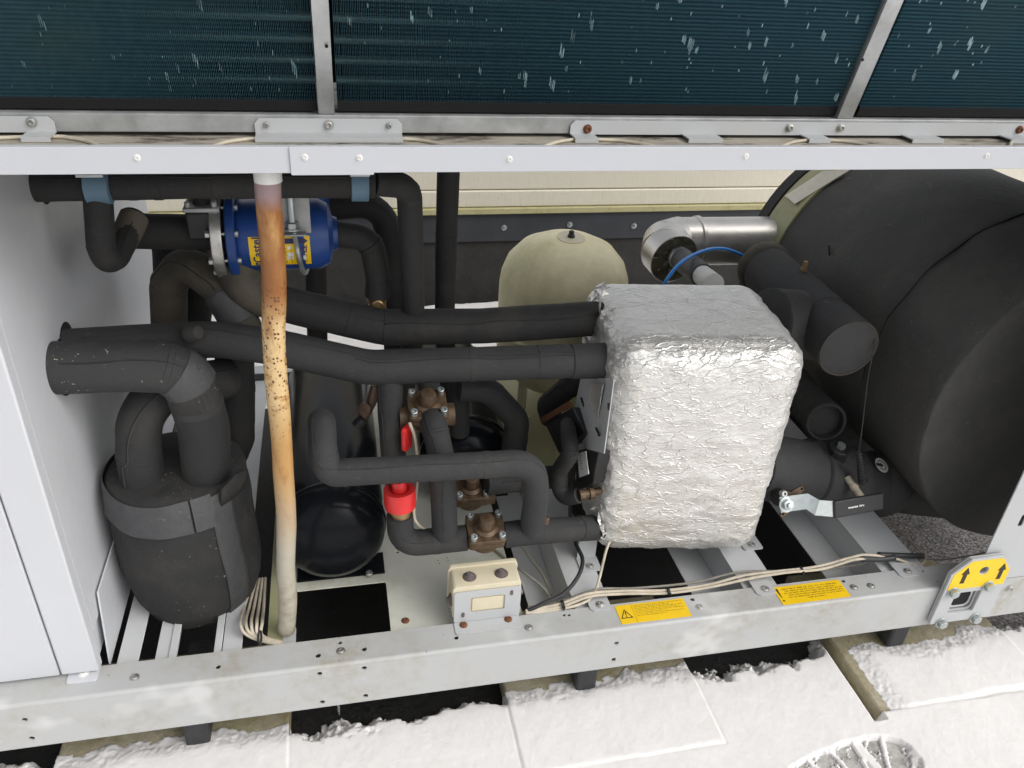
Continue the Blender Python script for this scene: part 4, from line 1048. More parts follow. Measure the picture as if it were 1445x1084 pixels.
# ------------------------------------------------------------------ long suction pipes to the foil exchanger
pA, P = pipe('suction_pipe', 'long pale grey lagged pipe from the cabinet wall to the foil box, lower of two', [(-0.4450, 0.2676, 0.7368), (-0.3321, 0.3000, 0.7239), (-0.2047, 0.2900, 0.7304), (-0.0998, 0.2700, 0.7158), (0.0431, 0.2620, 0.6732), (0.2735, 0.2550, 0.6716), (0.4070, 0.2500, 0.6706), (0.5216, 0.2500, 0.6667)], .0315, 'foam_pale', bend=[.3, .3, .3, .12, .3, .3], wob=.035, seed=11, seg=28)
PA_ = list(P)
wrap(pA, P, len(P)-9, len(P)-1, .0332, 'foam_pale', 'end_sleeve', 28, .05)
wrap(pA, P, len(P)-17, len(P)-12, .0320, 'foam_pale', 'joint_band', 28, .02)
mb = MB(); mb.lathe([(.0165, 0), (.0145, .012), (.011, .02), (.003, .022)], (-0.2457, 0.2620, 0.7564), (.8, -.5, .35), 14); mb.build('stub_end', 'foam', pA)
pB, P = pipe('suction_pipe', 'long dark lagged pipe with an overlapping sleeve, upper of two entering the foil box', [(-0.1797, 0.4000, 0.8219), (-0.1622, 0.4000, 0.7608), (-0.0641, 0.3900, 0.7327), (0.0769, 0.3800, 0.6925), (0.2685, 0.3800, 0.6860), (0.5124, 0.3750, 0.6938)], .0335, 'foam', bend=[.05, .12, .12, .3], wob=.035, seed=12, seg=28)
cut = [i for i, p in enumerate(P) if p.x > .07][0]
wrap(pB, P, cut, len(P)-1, .0347, 'foam', 'outer_sleeve', 28, .03, 4.)
mb = MB(); tube(mb, [tuple(Vector((-0.1797, 0.4000, 0.8219))+Vector((0, 0, .01))), (-0.1677, 0.4000, 0.7666), (-0.1111, 0.3950, 0.7468)], .0365, bend=.05, wob=.05, seg=26); mb.build('dusty_elbow', 'foam_brown', pB, 50)
seam(pB, P, .0345, .95, i0=cut, mat='foam_pale')

seam(pA, PA_, .0318, .75, i0=int(len(PA_)*.42), mat='foam_dark', w=.0009)
# arch pipes behind
ar, P = pipe('lagged_pipe', 'dusty black arched pipe rising behind the cabinet side, left of the blue filter', [(-0.3335, 0.5200, 0.6222), (-0.3145, 0.5000, 0.7448), (-0.2722, 0.4700, 0.8016), (-0.2120, 0.4200, 0.7692), (-0.1725, 0.3800, 0.6993), (-0.1717, 0.3700, 0.6543)], .0335, 'foam_brown', bend=.05, wob=.05, seed=13, seg=24)
wrap(ar, P, len(P)-12, len(P)-6, .035, 'tape')
a2, P = pipe('lagged_pipe', 'thick black pipe hidden in shadow behind the dusty arch', [(-0.3009, 0.6200, 0.7984), (-0.3099, 0.6000, 0.6533), (-0.3398, 0.5600, 0.5269)], .055, 'foam_dark', bend=.1, wob=.06, seed=14, seg=24)
a3, P = pipe('lagged_pipe', 'dark lagged pipe going down between the black barrel and the drain hose', [(-0.1985, 0.4200, 0.6743), (-0.2108, 0.4200, 0.5339), (-0.2224, 0.4200, 0.4332), (-0.2890, 0.4500, 0.2899)], .0365, 'foam_dark', bend=.05, wob=.05, seed=15, seg=24)

# ------------------------------------------------------------------ lagged accumulator barrel
AC = Vector((-.308, .265, 0)); zb, zl = .128, .462
acc = thing('lagged_barrel', 'black foam lagged barrel with grey tape bands, standing beside the cabinet wall', 'barrel', (AC.x, AC.y, zb))
mb = MB(); prof = [(.01, 0), (.035, .006), (.073, .026), (.101, .055), (.117, .098), (.1245, .16), (.126, .24), (.1245, .31), (.121, .353)]
def warp(mb, amp, freq, s=0.):
    out = []
    for v in mb.v:
        V = Vector(v); d = V-AC; d.z = 0
        nse = mnoise.noise(V*freq+Vector((s, 0, 0)))+.4*mnoise.noise(V*freq*3+Vector((s, 5, 0)))
        out.append(tuple(V+d*amp*nse/ max(.05, d.length)*.14))
    mb.v = out; return mb
pr2 = []
for (r0, h0), (r1, h1) in zip(prof, prof[1:]):
    for i in range(4): t = i/4; pr2.append((r0+(r1-r0)*t, h0+(h1-h0)*t))
pr2 += [(.121, .353), (.115, .360), (.09, .364), (.05, .369), (.01, .370)]
mb.lathe(pr2, (AC.x, AC.y, zb), (0, 0, 1), 56); warp(mb, .05, 7)
mb.build('barrel', 'foam_body', acc, 50)
mb = MB(); pr3 = [(.1255, .300), (.1300, .301), (.1295, .315), (.1280, .333), (.1255, .351), (.1215, .3615), (.1205, .3605)]
def arcband(prof, a0, a1, n):
    v, f = [], []; m_ = len(prof)
    for i in range(n+1):
        a = a0+(a1-a0)*i/n
        for (r_, h_) in prof: v.append((AC.x+math.sin(a)*r_, AC.y-math.cos(a)*r_, zb+h_+.004*math.sin(a*3)))
    for i in range(n):
        for j in range(m_-1): f.append((i*m_+j, (i+1)*m_+j, (i+1)*m_+j+1, i*m_+j+1))
    f.append(tuple(range(m_))); f.append(tuple(reversed(range(n*m_, n*m_+m_)))); return v, f
mb.add(*arcband(pr3, -2.6, .30, 40)); warp(mb, .05, 7); mb.build('tape_band', 'tape', acc, 50)
mb = MB(); mb.add(*arcband(pr3, .33, .62, 8)); warp(mb, .05, 7); mb.build('tape_patch', 'tape', acc, 50)
# long vertical strip of tape
v, f = [], []; nh = 26
for i in range(nh+1):
    h_ = .045+.315*i/nh
    rr = np.interp(h_, [p[1] for p in prof], [p[0] for p in prof])+.0035
    for j in range(6):
        a = .62+.36*j/5 + .10*(1-i/nh)*math.sin(i*.2)*.5-.06*(i/nh)
        v.append((AC.x+math.sin(a)*rr, AC.y-math.cos(a)*rr, zb+h_))
for i in range(nh):
    for j in range(5): f.append((i*6+j, i*6+j+1, (i+1)*6+j+1, (i+1)*6+j))
mb = MB(); mb.add(v, f); warp(mb, .05, 7); o = mb.build('tape_strip', 'tape', acc, 60)
sol = o.modifiers.new('thickness', 'SOLIDIFY'); sol.thickness = .003
mb = MB(); v = []; f = []
for i in range(9):
    a = .72+.5*i/8
    for h_, r_ in ((.332, .126), (.362, .137), (.388-.012*abs(i-4)/4, .139)): v.append((AC.x+math.sin(a)*r_, AC.y-math.cos(a)*r_, zb+h_))
for i in range(8):
    for j in range(2): f.append((i*3+j, (i+1)*3+j, (i+1)*3+j+1, i*3+j+1))
mb.add(v, f); o = mb.build('foam_collar', 'foam', acc, 60); o.modifiers.new('thickness', 'SOLIDIFY').thickness = .006
# two pipes into the barrel
l1, P = pipe('barrel_pipe', 'lagged pipe rising from the left of the black barrel and bending back', [(-0.3618, 0.2350, 0.4623), (-0.3564, 0.2350, 0.5425), (-0.3455, 0.2400, 0.6119), (-0.3025, 0.2700, 0.6543), (-0.2138, 0.3600, 0.6097)], .0375, 'foam', bend=[.1, .07, .08], wob=.05, seed=16, seg=26)
LP_ = list(P)
r1, P = pipe('barrel_pipe', 'white speckled lagged pipe from the cabinet wall bending down into the black barrel', [(-0.4470, 0.2070, 0.7355), (-0.3359, 0.2050, 0.7322), (-0.2510, 0.2100, 0.7201), (-0.2405, 0.2250, 0.5986), (-0.2527, 0.2350, 0.4699)], .0415, 'foam_speck', bend=[.2, .068, .2], wob=.035, seed=17, seg=28)
k_ = [i for i, p in enumerate(P) if p.x > -.262][0]
wrap(r1, P, k_-1, k_+4, .0437, 'tape')
mb = MB(); tube(mb, P[k_+3:], .0425, seg=28, smooth_path=True, wob=.03); mb.build('elbow_sleeve', 'foam', r1, 50)

seam(l1, LP_, .0380, .9, mat='foam_grey', w=.0012)
# ------------------------------------------------------------------ black receivers
def receiver(x, z, y0, y1, R0, label):
    t = thing('liquid_receiver', label, 'receiver', (x, y0, .2), 'glossy black receivers lying on the pan')
    mb = MB(); d = .05
    mb.lathe([(.005, 0), (R0*.35, .004), (R0*.62, .012), (R0*.84, .026), (R0*.95, .042), (R0*.985, .056), (R0, .066), (R0*1.0, .072)], (x, y0, z), (0, 1, 0), 56); mb.build('dished_end', 'gloss_black', t, 40)
    mb = MB(); mb.lathe([(R0*.99, .071), (R0*1.022, .075), (R0*1.03, .082), (R0*1.022, .089), (R0*.99, .093)], (x, y0, z), (0, 1, 0), 56); mb.build('weld_seam', 'gloss_black', t, 60)
    mb = MB(); L = y1-y0; mb.lathe([(R0, .092), (R0, L-.06), (R0*.9, L-.03), (R0*.5, L-.01), (.005, L)], (x, y0, z), (0, 1, 0), 56); mb.build('shell', 'gloss_black', t, 40)
    for yy in (y0+.05, y1-.15):
        mb = MB(); mb.box(x-R0*.75, x+R0*.95, yy, yy+.06, .2005, .2045); mb.box(x-R0*.6, x+R0*.75, yy+.03, yy+.034, .2045, z-R0*.55); mb.build('foot', 'gloss_black', t, 30)
    return t
rc1 = receiver(-.040, .315, .185, .86, .103, 'glossy black horizontal receiver tank right of the drain hose')
rc2 = receiver(.262, .305, .40, .95, .103, 'glossy black horizontal receiver tank further back, behind the valves')
q = (0.0259, 0.2318, 0.2070); allen((q[0], q[1], .2045), (0, 0, 1), rc1, .007, .007, 'steel', 'foot_bolt')

# ------------------------------------------------------------------ front liquid line pipes
pC, P = pipe('liquid_pipe', 'charcoal lagged pipe crossing in front of the red valve with an elbow at each end', [(-0.0498, 0.2900, 0.5300), (-0.0418, 0.1700, 0.6271), (-0.0417, 0.1150, 0.5986), (-0.0360, 0.1080, 0.5623), (0.1256, 0.1000, 0.5624), (0.3148, 0.1000, 0.5574), (0.3297, 0.1100, 0.4720), (0.3311, 0.1280, 0.3754)], .0235, 'foam_pale', bend=[.03, .05, .042, .3, .046, .1], wob=.04, seed=18, seg=24)
pD, P = pipe('liquid_pipe', 'short charcoal lagged pipe at the bottom, between the red valve and the brown flanged valve', [(0.0843, 0.1500, 0.4229), (0.0854, 0.1450, 0.3568), (0.1566, 0.1400, 0.3607), (0.2073, 0.1370, 0.3639)], .0245, 'foam', bend=[.038, .2], wob=.04, seed=19, seg=24)
pC2, P = pipe('liquid_pipe', 'charcoal lagged pipe dropping from the upper brown valve to the bottom pipe', [(0.1490, 0.2150, 0.5912), (0.1511, 0.1800, 0.5957), (0.1616, 0.1500, 0.5390), (0.1672, 0.1400, 0.3734)], .0235, 'foam', bend=[.03, .05], wob=.04, seed=20, seg=24)
pE, P = pipe('liquid_pipe', 'charcoal lagged pipe from the bottom brown valve into the foil box', [(0.2800, 0.1320, 0.3660), (0.3389, 0.1300, 0.3691), (0.5036, 0.2000, 0.2993)], .0245, 'foam', bend=.1, wob=.04, seed=21, seg=24)
wrap(pE, P, len(P)-7, len(P)-1, .0258, 'foam', 'end_sleeve')
mb = MB(); q = (0.3553, 0.1200, 0.3967); mb.lathe([(.006, 0), (.0066, .012), (.0045, .016), (.001, .017)], q, (0, -.2, 1), 12); mb.build('access_port', 'copper', pE)
pF, P = pipe('liquid_pipe', 'black lagged vertical pipe above the red valve, under the long pale pipe', [(0.0801, 0.2680, 0.6806), (0.0787, 0.2450, 0.5898), (0.0807, 0.2150, 0.4914), (0.0843, 0.1700, 0.4680)], .0235, 'foam', wob=.05, seed=22, seg=24)
pG, P = pipe('liquid_pipe', 'black lagged pipe with an elbow, left of the cream vessel foot', [(0.2234, 0.3600, 0.5589), (0.2843, 0.3600, 0.5513), (0.3500, 0.3700, 0.4674), (0.3447, 0.3700, 0.3423)], .0265, 'foam', bend=[.05, .045], wob=.05, seed=23, seg=24)
pH, P = pipe('liquid_pipe', 'dark lagged vertical pipe beside the upper brown valve', [(0.2290, 0.4000, 0.5815), (0.2355, 0.4200, 0.4112)], .0225, 'foam_dark', wob=.05, seed=24)
pI, P = pipe('liquid_pipe', 'horizontal lagged pipe leaving the half hidden brown valve', [(0.2625, 0.2550, 0.3968), (0.3334, 0.2700, 0.3850), (0.4332, 0.3000, 0.3629)], .0245, 'foam', wob=.05, bend=.1, seed=25)

def flanged_valve(c, label, up_=(0, -.30, .95), s=1., yaw=0.):
    c = Vector(c); t = thing('check_valve', label, 'valve', c, 'brown square flanged valves')
    z = Vector(up_).normalized(); x = Vector((math.cos(yaw), math.sin(yaw), 0)); x = (x-z*x.dot(z)).normalized(); y = z.cross(x)
    m = frame(c, x, y); a = .034*s
    mb = MB(); V, F = plate_mesh(rrect(-a, a, -a*.92, a*.92, .006), [], .012*s, .0015, m @ Matrix.Translation((0, 0, .004))); mb.add(V, F)
    mb.build('cover_flange', 'brass', t, 30)
    mb = MB(); V, F = plate_mesh(rrect(-a*.97, a*.97, -a*.90, a*.90, .006), [], .012*s, .0015, m @ Matrix.Translation((0, 0, -.0105*s))); mb.add(V, F)
    mb.lathe([(.030*s, -.016*s), (.030*s, -.035*s), (.022*s, -.048*s), (.008*s, -.052*s)], c, z, 24)
    mb.lathe([(.021*s, -.050*s), (.021*s, .050*s)], c-z*.024*s, x, 20)
    mb.build('valve_body', 'brass', t, 30)
    mb = MB(); mb.lathe([(.024*s, .009*s), (.0235*s, .012*s), (.0165*s, .016*s), (.0155*s, .034*s), (.013*s, .039*s), (.005*s, .041*s)], c, z, 24); mb.build('cap', 'brass', t, 30)
    for sx in (-1, 1):
        for sy in (-1, 1): allen(c+x*sx*a*.78+y*sy*a*.70+z*.010*s, z, t, .0064*s, .011*s)
    return t
flanged_valve((0.2430, 0.1350, 0.3803), 'brown square valve with four bright bolts, lowest and nearest, above the cream junction box')
flanged_valve((0.1438, 0.2250, 0.6051), 'brown square valve with four bright bolts, tucked under the long pale pipe')
flanged_valve((0.2369, 0.2700, 0.3735), 'brown square valve half hidden below the crossing charcoal pipe')
# red topped valve
rv = thing('solenoid_valve', 'red plastic topped valve with a brass stub standing on the bottom pipe', 'valve', (0.0843, 0.1500, 0.4229))
q = Vector((0.0851, 0.1500, 0.4674)); ax = (-.03, .06, 1)
mb = MB(); mb.lathe([(.028, -.022), (.0288, -.018), (.0288, .012), (.0280, .016), (.020, .0165), (.0135, .012), (.0135, .028), (.012, .034)], q, ax, 32); mb.build('red_coil', 'red', rv, 30)
mb = MB(); mb.lathe([(.017, -.052), (.017, -.036), (.020, -.034), (.021, -.022)], q, ax, 24); mb.build('brass_stub', 'brass_bright', rv, 30)
q = Vector((0.1037, 0.2000, 0.5588)); mb = MB(); V, F = plate_mesh(rrect(-.012, .012, -.024, .024, .006), [], .008, .001, frame(q, (.6, .8, 0), (0, 0, 1))); mb.add(V, F); mb.build('red_tag', 'red', rv, 30)
mb = MB(); cable(mb, [(0.1083, 0.1900, 0.5972), (0.1180, 0.1900, 0.5613), (0.1223, 0.1850, 0.5013), (0.1178, 0.1700, 0.4644), (0.1103, 0.1500, 0.4232), (0.1205, 0.1500, 0.3931), (0.1490, 0.1650, 0.3627)], .0028); mb.build('lead', 'cable', rv)
# copper service port on receiver
sp = thing('service_port', 'dull copper service valve with a black cap on the side of the front receiver', 'valve', (0.0419, 0.3300, 0.5384))
mb = MB(); tube(mb, [(0.0573, 0.3300, 0.5934), (0.0477, 0.3200, 0.5636), (0.0303, 0.3200, 0.5294)], .010, bend=.02, seg=14); mb.build('copper_stem', 'copper', sp, 50)
mb = MB(); mb.lathe([(.013, 0), (.014, .006), (.013, .012), (.006, .014)], (0.0377, 0.3150, 0.5531), (-.4, -.8, .4), 16); mb.build('cap_nut', 'copper', sp, 30)
mb = MB(); tube(mb, [(0.0315, 0.3150, 0.5326), (0.0174, 0.3150, 0.5174)], .011, seg=14); mb.build('black_cap', 'black', sp, 50)

# ------------------------------------------------------------------ foil wrapped exchanger
FX = thing('foil_box', 'large box wrapped in crumpled silver foil, in the middle of the bay', 'heat exchanger', (.66, .30, .27))
def foil_box():
    hx, hy, hz, r = .187, .160, .247, .055
    N = 84; verts = {}; V = []; F = []
    def vid(p):
        k = tuple(np.round(p, 5))
        if k not in verts: verts[k] = len(V); V.append(p)
        return verts[k]
    for ax in range(3):
        for sg in (-1, 1):
            u, w = (ax+1) % 3, (ax+2) % 3; ids = np.empty((N+1, N+1), int)
            for i in range(N+1):
                for j in range(N+1):
                    p = [0, 0, 0]; p[ax] = sg; p[u] = -1+2*i/N; p[w] = -1+2*j/N; ids[i, j] = vid(p)
            for i in range(N):
                for j in range(N):
                    q = (ids[i, j], ids[i+1, j], ids[i+1, j+1], ids[i, j+1]); F.append(q if sg > 0 else q[::-1])
    V = np.array(V, float)*np.array([hx, hy, hz])
    inner = np.clip(V, -np.array([hx-r, hy-r, hz-r]), np.array([hx-r, hy-r, hz-r])); d = V-inner
    L = np.linalg.norm(d, axis=1, keepdims=True); nrm = d/np.maximum(L, 1e-9)
    P = inner+nrm*r
    # crumple: ridges between cells at three scales plus long soft wrinkles
    def cells(p, n, seed, w, lo, hi):
        rg = np.random.default_rng(seed); s = rg.uniform(lo, hi, (n, 3)); s = s*1.0
        nearest = np.full((len(p), 2), 9.)
        for a in range(0, len(p), 4000):
            D = np.linalg.norm(p[a:a+4000, None]-s[None], axis=2); D.sort(axis=1); nearest[a:a+4000] = D[:, :2]
        return np.exp(-(nearest[:, 1]-nearest[:, 0])/w)
    q = P*np.array([1, 1, 1.8]); q = q+.02*(np.stack([fbm(P, 22, 3, i) for i in range(3)], 1)-.5)
    sel = P
    c1 = cells(q, 420, 1, .006, [-.2, -.2, -.46], [.2, .2, .46]); 
    soft = fbm(P*np.array([1, 1, 2.4]), 16, 4, 20)-.5
    rough_edge = np.exp(-((P[:, 2]-.195)/.03)**2)+.8*np.exp(-((P[:, 0]+.165)/.02)**2)+.8*np.exp(-((P[:, 0]-.165)/.018)**2)
    wr = fbm(P*np.array([1, 1, 1.6]), 70, 3, 33)-.5
    lid = 1-.75*sst(nrm[:, 2], .6, .95)
    disp = (.0022*c1+.0085*soft+wr*(.0008+.0055*np.clip(rough_edge, 0, 1)))*lid
    u_ = np.clip(np.abs(P)/np.array([hx, hy, hz]), 0, 1); bul = .010*(1-u_[:, 0]**2)*(1-u_[:, 2]**2)*(np.abs(nrm[:, 1]) > .6)
    P = P+nrm*(disp+bul)[:, None]
    # sag and slight taper to the foot
    t = (P[:, 2]+hz)/(2*hz)
    P[:, 0] *= 1-.035*(1-t); P[:, 2] -= .006*np.sin((P[:, 0]+.1)*8)*(1-t)
    a = math.radians(-6.5); c_, s_ = math.cos(a), math.sin(a)
    P = np.stack([P[:, 0]*c_-P[:, 1]*s_, P[:, 0]*s_+P[:, 1]*c_, P[:, 2]], 1)
    P = P+np.array([.672, .308, .491])-np.array(FX.location)
    me = bpy.data.meshes.new('foil_jacket'); me.from_pydata(P.tolist(), [], F)
    o = link('foil_jacket', me, 'foil', FX, 0); me.polygons.foreach_set('use_smooth', [True]*len(me.polygons))
foil_box()
# loose foil tatters at the pipe entries and at the lower corner
def tatter(c, n, size, seed, parent=FX):
    r_ = random.Random(seed); mb = MB(); c = Vector(c)
    for i in range(n):
        a = r_.uniform(0, 6.28); p = c+Vector((r_.uniform(-.3, .2)*size, math.cos(a)*size, math.sin(a)*size*1.1))
        u = Vector((r_.uniform(-1, .2), r_.uniform(-1, 1), r_.uniform(-1, 1))).normalized()*size*.35; w_ = Vector((r_.uniform(-1, 1), r_.uniform(-1, 1), r_.uniform(-1, 1))).normalized()*size*.28
        nn = u.cross(w_).normalized()*size*.10
        V = [p-u-w_, p+u*.9-w_*.8, p+u+w_, p-u*.7+w_*1.1, p+nn*r_.uniform(.5, 2)]
        V2 = [q+nn*.15 for q in V]
        mb.add(V+V2, [(0, 1, 4), (1, 2, 4), (2, 3, 4), (3, 0, 4), (6, 5, 9), (7, 6, 9), (8, 7, 9), (5, 8, 9), (0, 5, 6, 1), (1, 6, 7, 2), (2, 7, 8, 3), (3, 8, 5, 0)])
    mb.build('foil_tatters', 'foil', parent, 0)
tatter((0.5016, 0.3700, 0.7232), 26, .034, 1); tatter((0.5073, 0.2500, 0.6675), 16, .034, 2); tatter((0.4893, 0.2000, 0.3182), 14, .030, 3); tatter((0.4898, 0.3600, 0.6692), 14, .026, 5)
# white sheet metal plate on the left face of the foil box
wp_ = thing('slotted_plate', 'pale grey folded sheet plate with slots, on the left side of the foil box', 'plate', (0.4787, 0.2500, 0.5219))
a_, b_, c_, d_, e_ = [Vector(p) for p in ((0.4740, 0.3539, 0.5754), (0.4580, 0.1347, 0.6950), (0.4520, 0.1189, 0.5493), (0.4550, 0.2171, 0.4892), (0.4660, 0.3597, 0.4539))]
def poly_plate(mb, pts, th):
    nn = (pts[1]-pts[0]).cross(pts[2]-pts[0]).normalized()*th
    n_ = len(pts); mb.add(pts+[p+nn for p in pts], [tuple(range(n_)), tuple(reversed(range(n_, 2*n_)))]+[(i, n_+i, n_+(i+1) % n_, (i+1) % n_) for i in range(n_)])
mb = MB(); poly_plate(mb, [a_, b_, c_, d_, e_], .002); mb.build('plate', 'paint', wp_, 30)
for p0, p1 in (((0.4680, 0.3135, 0.5495), (0.4680, 0.2909, 0.5434)), ((0.4540, 0.1732, 0.5718), (0.4540, 0.1503, 0.5698)), ((0.4550, 0.1297, 0.6532), (0.4550, 0.1256, 0.6424))):
    mb = MB(); tube(mb, [Vector(p0)+Vector((-.004, -.004, 0)), Vector(p1)+Vector((-.004, -.004, 0))], .0022, seg=8); mb.build('slot', 'hole', wp_)
mb = MB(); poly_plate(mb, [Vector(p)+Vector((-.004, -.004, 0)) for p in ((0.4650, 0.2618, 0.6136), (0.4580, 0.1767, 0.6644), (0.4570, 0.1794, 0.5864), (0.4630, 0.2597, 0.5732))], .0012); mb.build('foil_window', 'foil', wp_, 0)
# controller block and its hoses
cblk = thing('controller_block', 'black control block with a white printed label, left of the foil box', 'control block', (0.4503, 0.3300, 0.4354))
P4 = [Vector(p) for p in ((0.4250, 0.4223, 0.4178), (0.4500, 0.3155, 0.5259), (0.4520, 0.2274, 0.5193), (0.4280, 0.3092, 0.4158))]
mb = MB(); poly_plate(mb, P4, .02); mb.build('head', 'black', cblk, 30, .003)
mb = MB(); poly_plate(mb, [P4[0]+Vector((.0, -.002, .003)), P4[1]+Vector((0, -.002, .003)), P4[1]+Vector((-.003, .012, .006)), P4[0]+Vector((-.003, .012, .006))], .004); mb.build('rusty_edge', 'rust', cblk, 30)
bk = [Vector(p) for p in ((0.4470, 0.2551, 0.4596), (0.4620, 0.1721, 0.5104), (0.4620, 0.1802, 0.4297), (0.4470, 0.2317, 0.3770))]
mb = MB(); poly_plate(mb, bk, .03); mb.build('lower_body', 'black', cblk, 30, .002)
lbp = [Vector(p)+Vector((0, -.006, .003)) for p in ((0.4460, 0.2504, 0.4561), (0.4510, 0.2171, 0.4861), (0.4510, 0.1860, 0.4542), (0.4460, 0.2217, 0.4190))]
mb = MB(); poly_plate(mb, lbp, .0012); lbo = mb.build('label', 'white_label', cblk, 30)
mm = frame(sum(lbp, Vector())/4, lbp[1]-lbp[0], lbp[0]-lbp[3]); mm = mm @ Matrix.Translation((0, 0, .0016)); 
tx = MB(); text_lines(tx, mm, -.006, .016, .011, [(0, .9), (0, .6), (.1, .7), (0, .95), (0, .5), (0, .8)], .0052, rs, .45); tx.build('small_print', 'ink', lbo, 0)
h1, P = pipe('flexible_pipe', 'short thick black lagged pipe snaking down beside the control block', [(0.4400, 0.3002, 0.4919), (0.4180, 0.2223, 0.5157), (0.4180, 0.1997, 0.4949), (0.4080, 0.2276, 0.4344), (0.4100, 0.2259, 0.3892), (0.4200, 0.2048, 0.3795), (0.4400, 0.1921, 0.3946)], .0165, 'foam_dark', bend=.03, wob=.10, seed=26, seg=18, freq=14)
mb = MB(); q = (0.4400, 0.1885, 0.3992); mb.lathe([(.012, 0), (.012, .01), (.0095, .011), (.0095, .02), (.013, .021), (.013, .03), (.008, .031), (.008, .05)], q, (1, .1, .05), 12); mb.build('union_nut', 'brass', h1, 30)
h2, P = pipe('flexible_pipe', 'dark lagged elbow under the cream vessel, next to the slotted plate', [(0.5040, 0.4000, 0.5640), (0.4682, 0.4200, 0.5056), (0.4391, 0.4600, 0.4393), (0.4549, 0.4700, 0.3974)], .025, 'foam_dark', bend=.04, wob=.05, seed=27)
mb = MB(); cable(mb, [(0.4470, 0.2500, 0.4298), (0.4440, 0.2500, 0.3667), (0.4461, 0.2400, 0.2993), (0.4489, 0.2000, 0.2659), (0.4502, 0.1500, 0.2627), (0.4291, 0.1100, 0.2556), (0.3945, 0.0850, 0.2414), (0.3567, 0.0750, 0.2344), (0.3210, 0.0700, 0.2223)], .0042, 9, 10)
o = mb.build('control_cable', 'cable_black'); tag(o, 'black cable hanging from the control block down to the front rail', 'cable')

# ------------------------------------------------------------------ expansion vessel
ev = thing('expansion_vessel', 'round topped cream pressure vessel stained with green algae, behind the foil box', 'pressure vessel', (.565, .80, .2))
EV = Vector((.556, .80, 0)); R0 = .163; zt_ = .708; z0_ = .285
prof = [(.012, z0_), (.06, z0_+.008), (.11, z0_+.03), (.145, z0_+.065), (R0, z0_+.12), (R0, zt_-.13), (.159, zt_-.10), (.146, zt_-.065), (.115, zt_-.030), (.07, zt_-.009), (.03, zt_-.001), (.002, zt_)]
mb = MB(); mb.lathe(prof, (EV.x, EV.y, 0), (0, 0, 1), 64); mb.build('shell', 'vessel', ev, 50)
mb = MB(); mb.lathe([(R0+.0008, .46), (R0+.004, .463), (R0+.004, .470), (R0+.0008, .473)], (EV.x, EV.y, 0), (0, 0, 1), 64); mb.build('seam_ring', 'vessel', ev, 50)
tp = Vector((EV.x+.004, EV.y-.012, zt_-.0005))
mb = MB(); mb.lathe([(.034, -.003), (.034, .0012), (.010, .0016)], tp, (0, -.1, 1), 28); mb.build('cap_label', 'cream', ev)
mb = MB(); mb.lathe([(.009, 0), (.009, .006), (.0065, .008), (.0065, .016), (.003, .018)], tp, (0, 0, 1), 14); mb.build('valve_stem', 'black', ev)
for a in (205, 280, 330, 90):
    a = math.radians(a); c = Vector((EV.x+math.cos(a)*.11, EV.y+math.sin(a)*.11, 0))
    mb = MB(); mb.box(-.016, .016, -.003, .003, .217, .37, Matrix.Translation(c) @ Matrix.Rotation(a+math.pi/2, 4, 'Z')); mb.box(-.016, .016, -.02, .02, .217, .220, Matrix.Translation(c) @ Matrix.Rotation(a+math.pi/2, 4, 'Z')); mb.build('leg', 'vessel', ev, 30, .001)

# ------------------------------------------------------------------ clad pipe with open elbow
dp = thing('clad_pipe', 'shiny metal clad pipe with an open elbow showing mineral wool, behind the foil box', 'clad pipe', (0.9252, 0.9500, 0.6177))
rD = .066; yD = .955
e0 = Vector((0.8835, 0.9500, 0.6187)); e1 = Vector((0.9430, 0.9550, 0.6236)); e2 = Vector((1.42, .97, e1.z-.01))
mb = MB(); tube(mb, [e1, e2], rD, seg=40, step=.05); mb.build('straight_jacket', 'shell', dp, 40)
mb = MB(); mb.lathe([(rD+.001, -.006), (rD+.004, -.004), (rD+.004, .004), (rD+.001, .006)], e1+Vector((.03, 0, 0)), (1, 0, 0), 40); mb.build('bead_ring', 'shell', dp, 40)
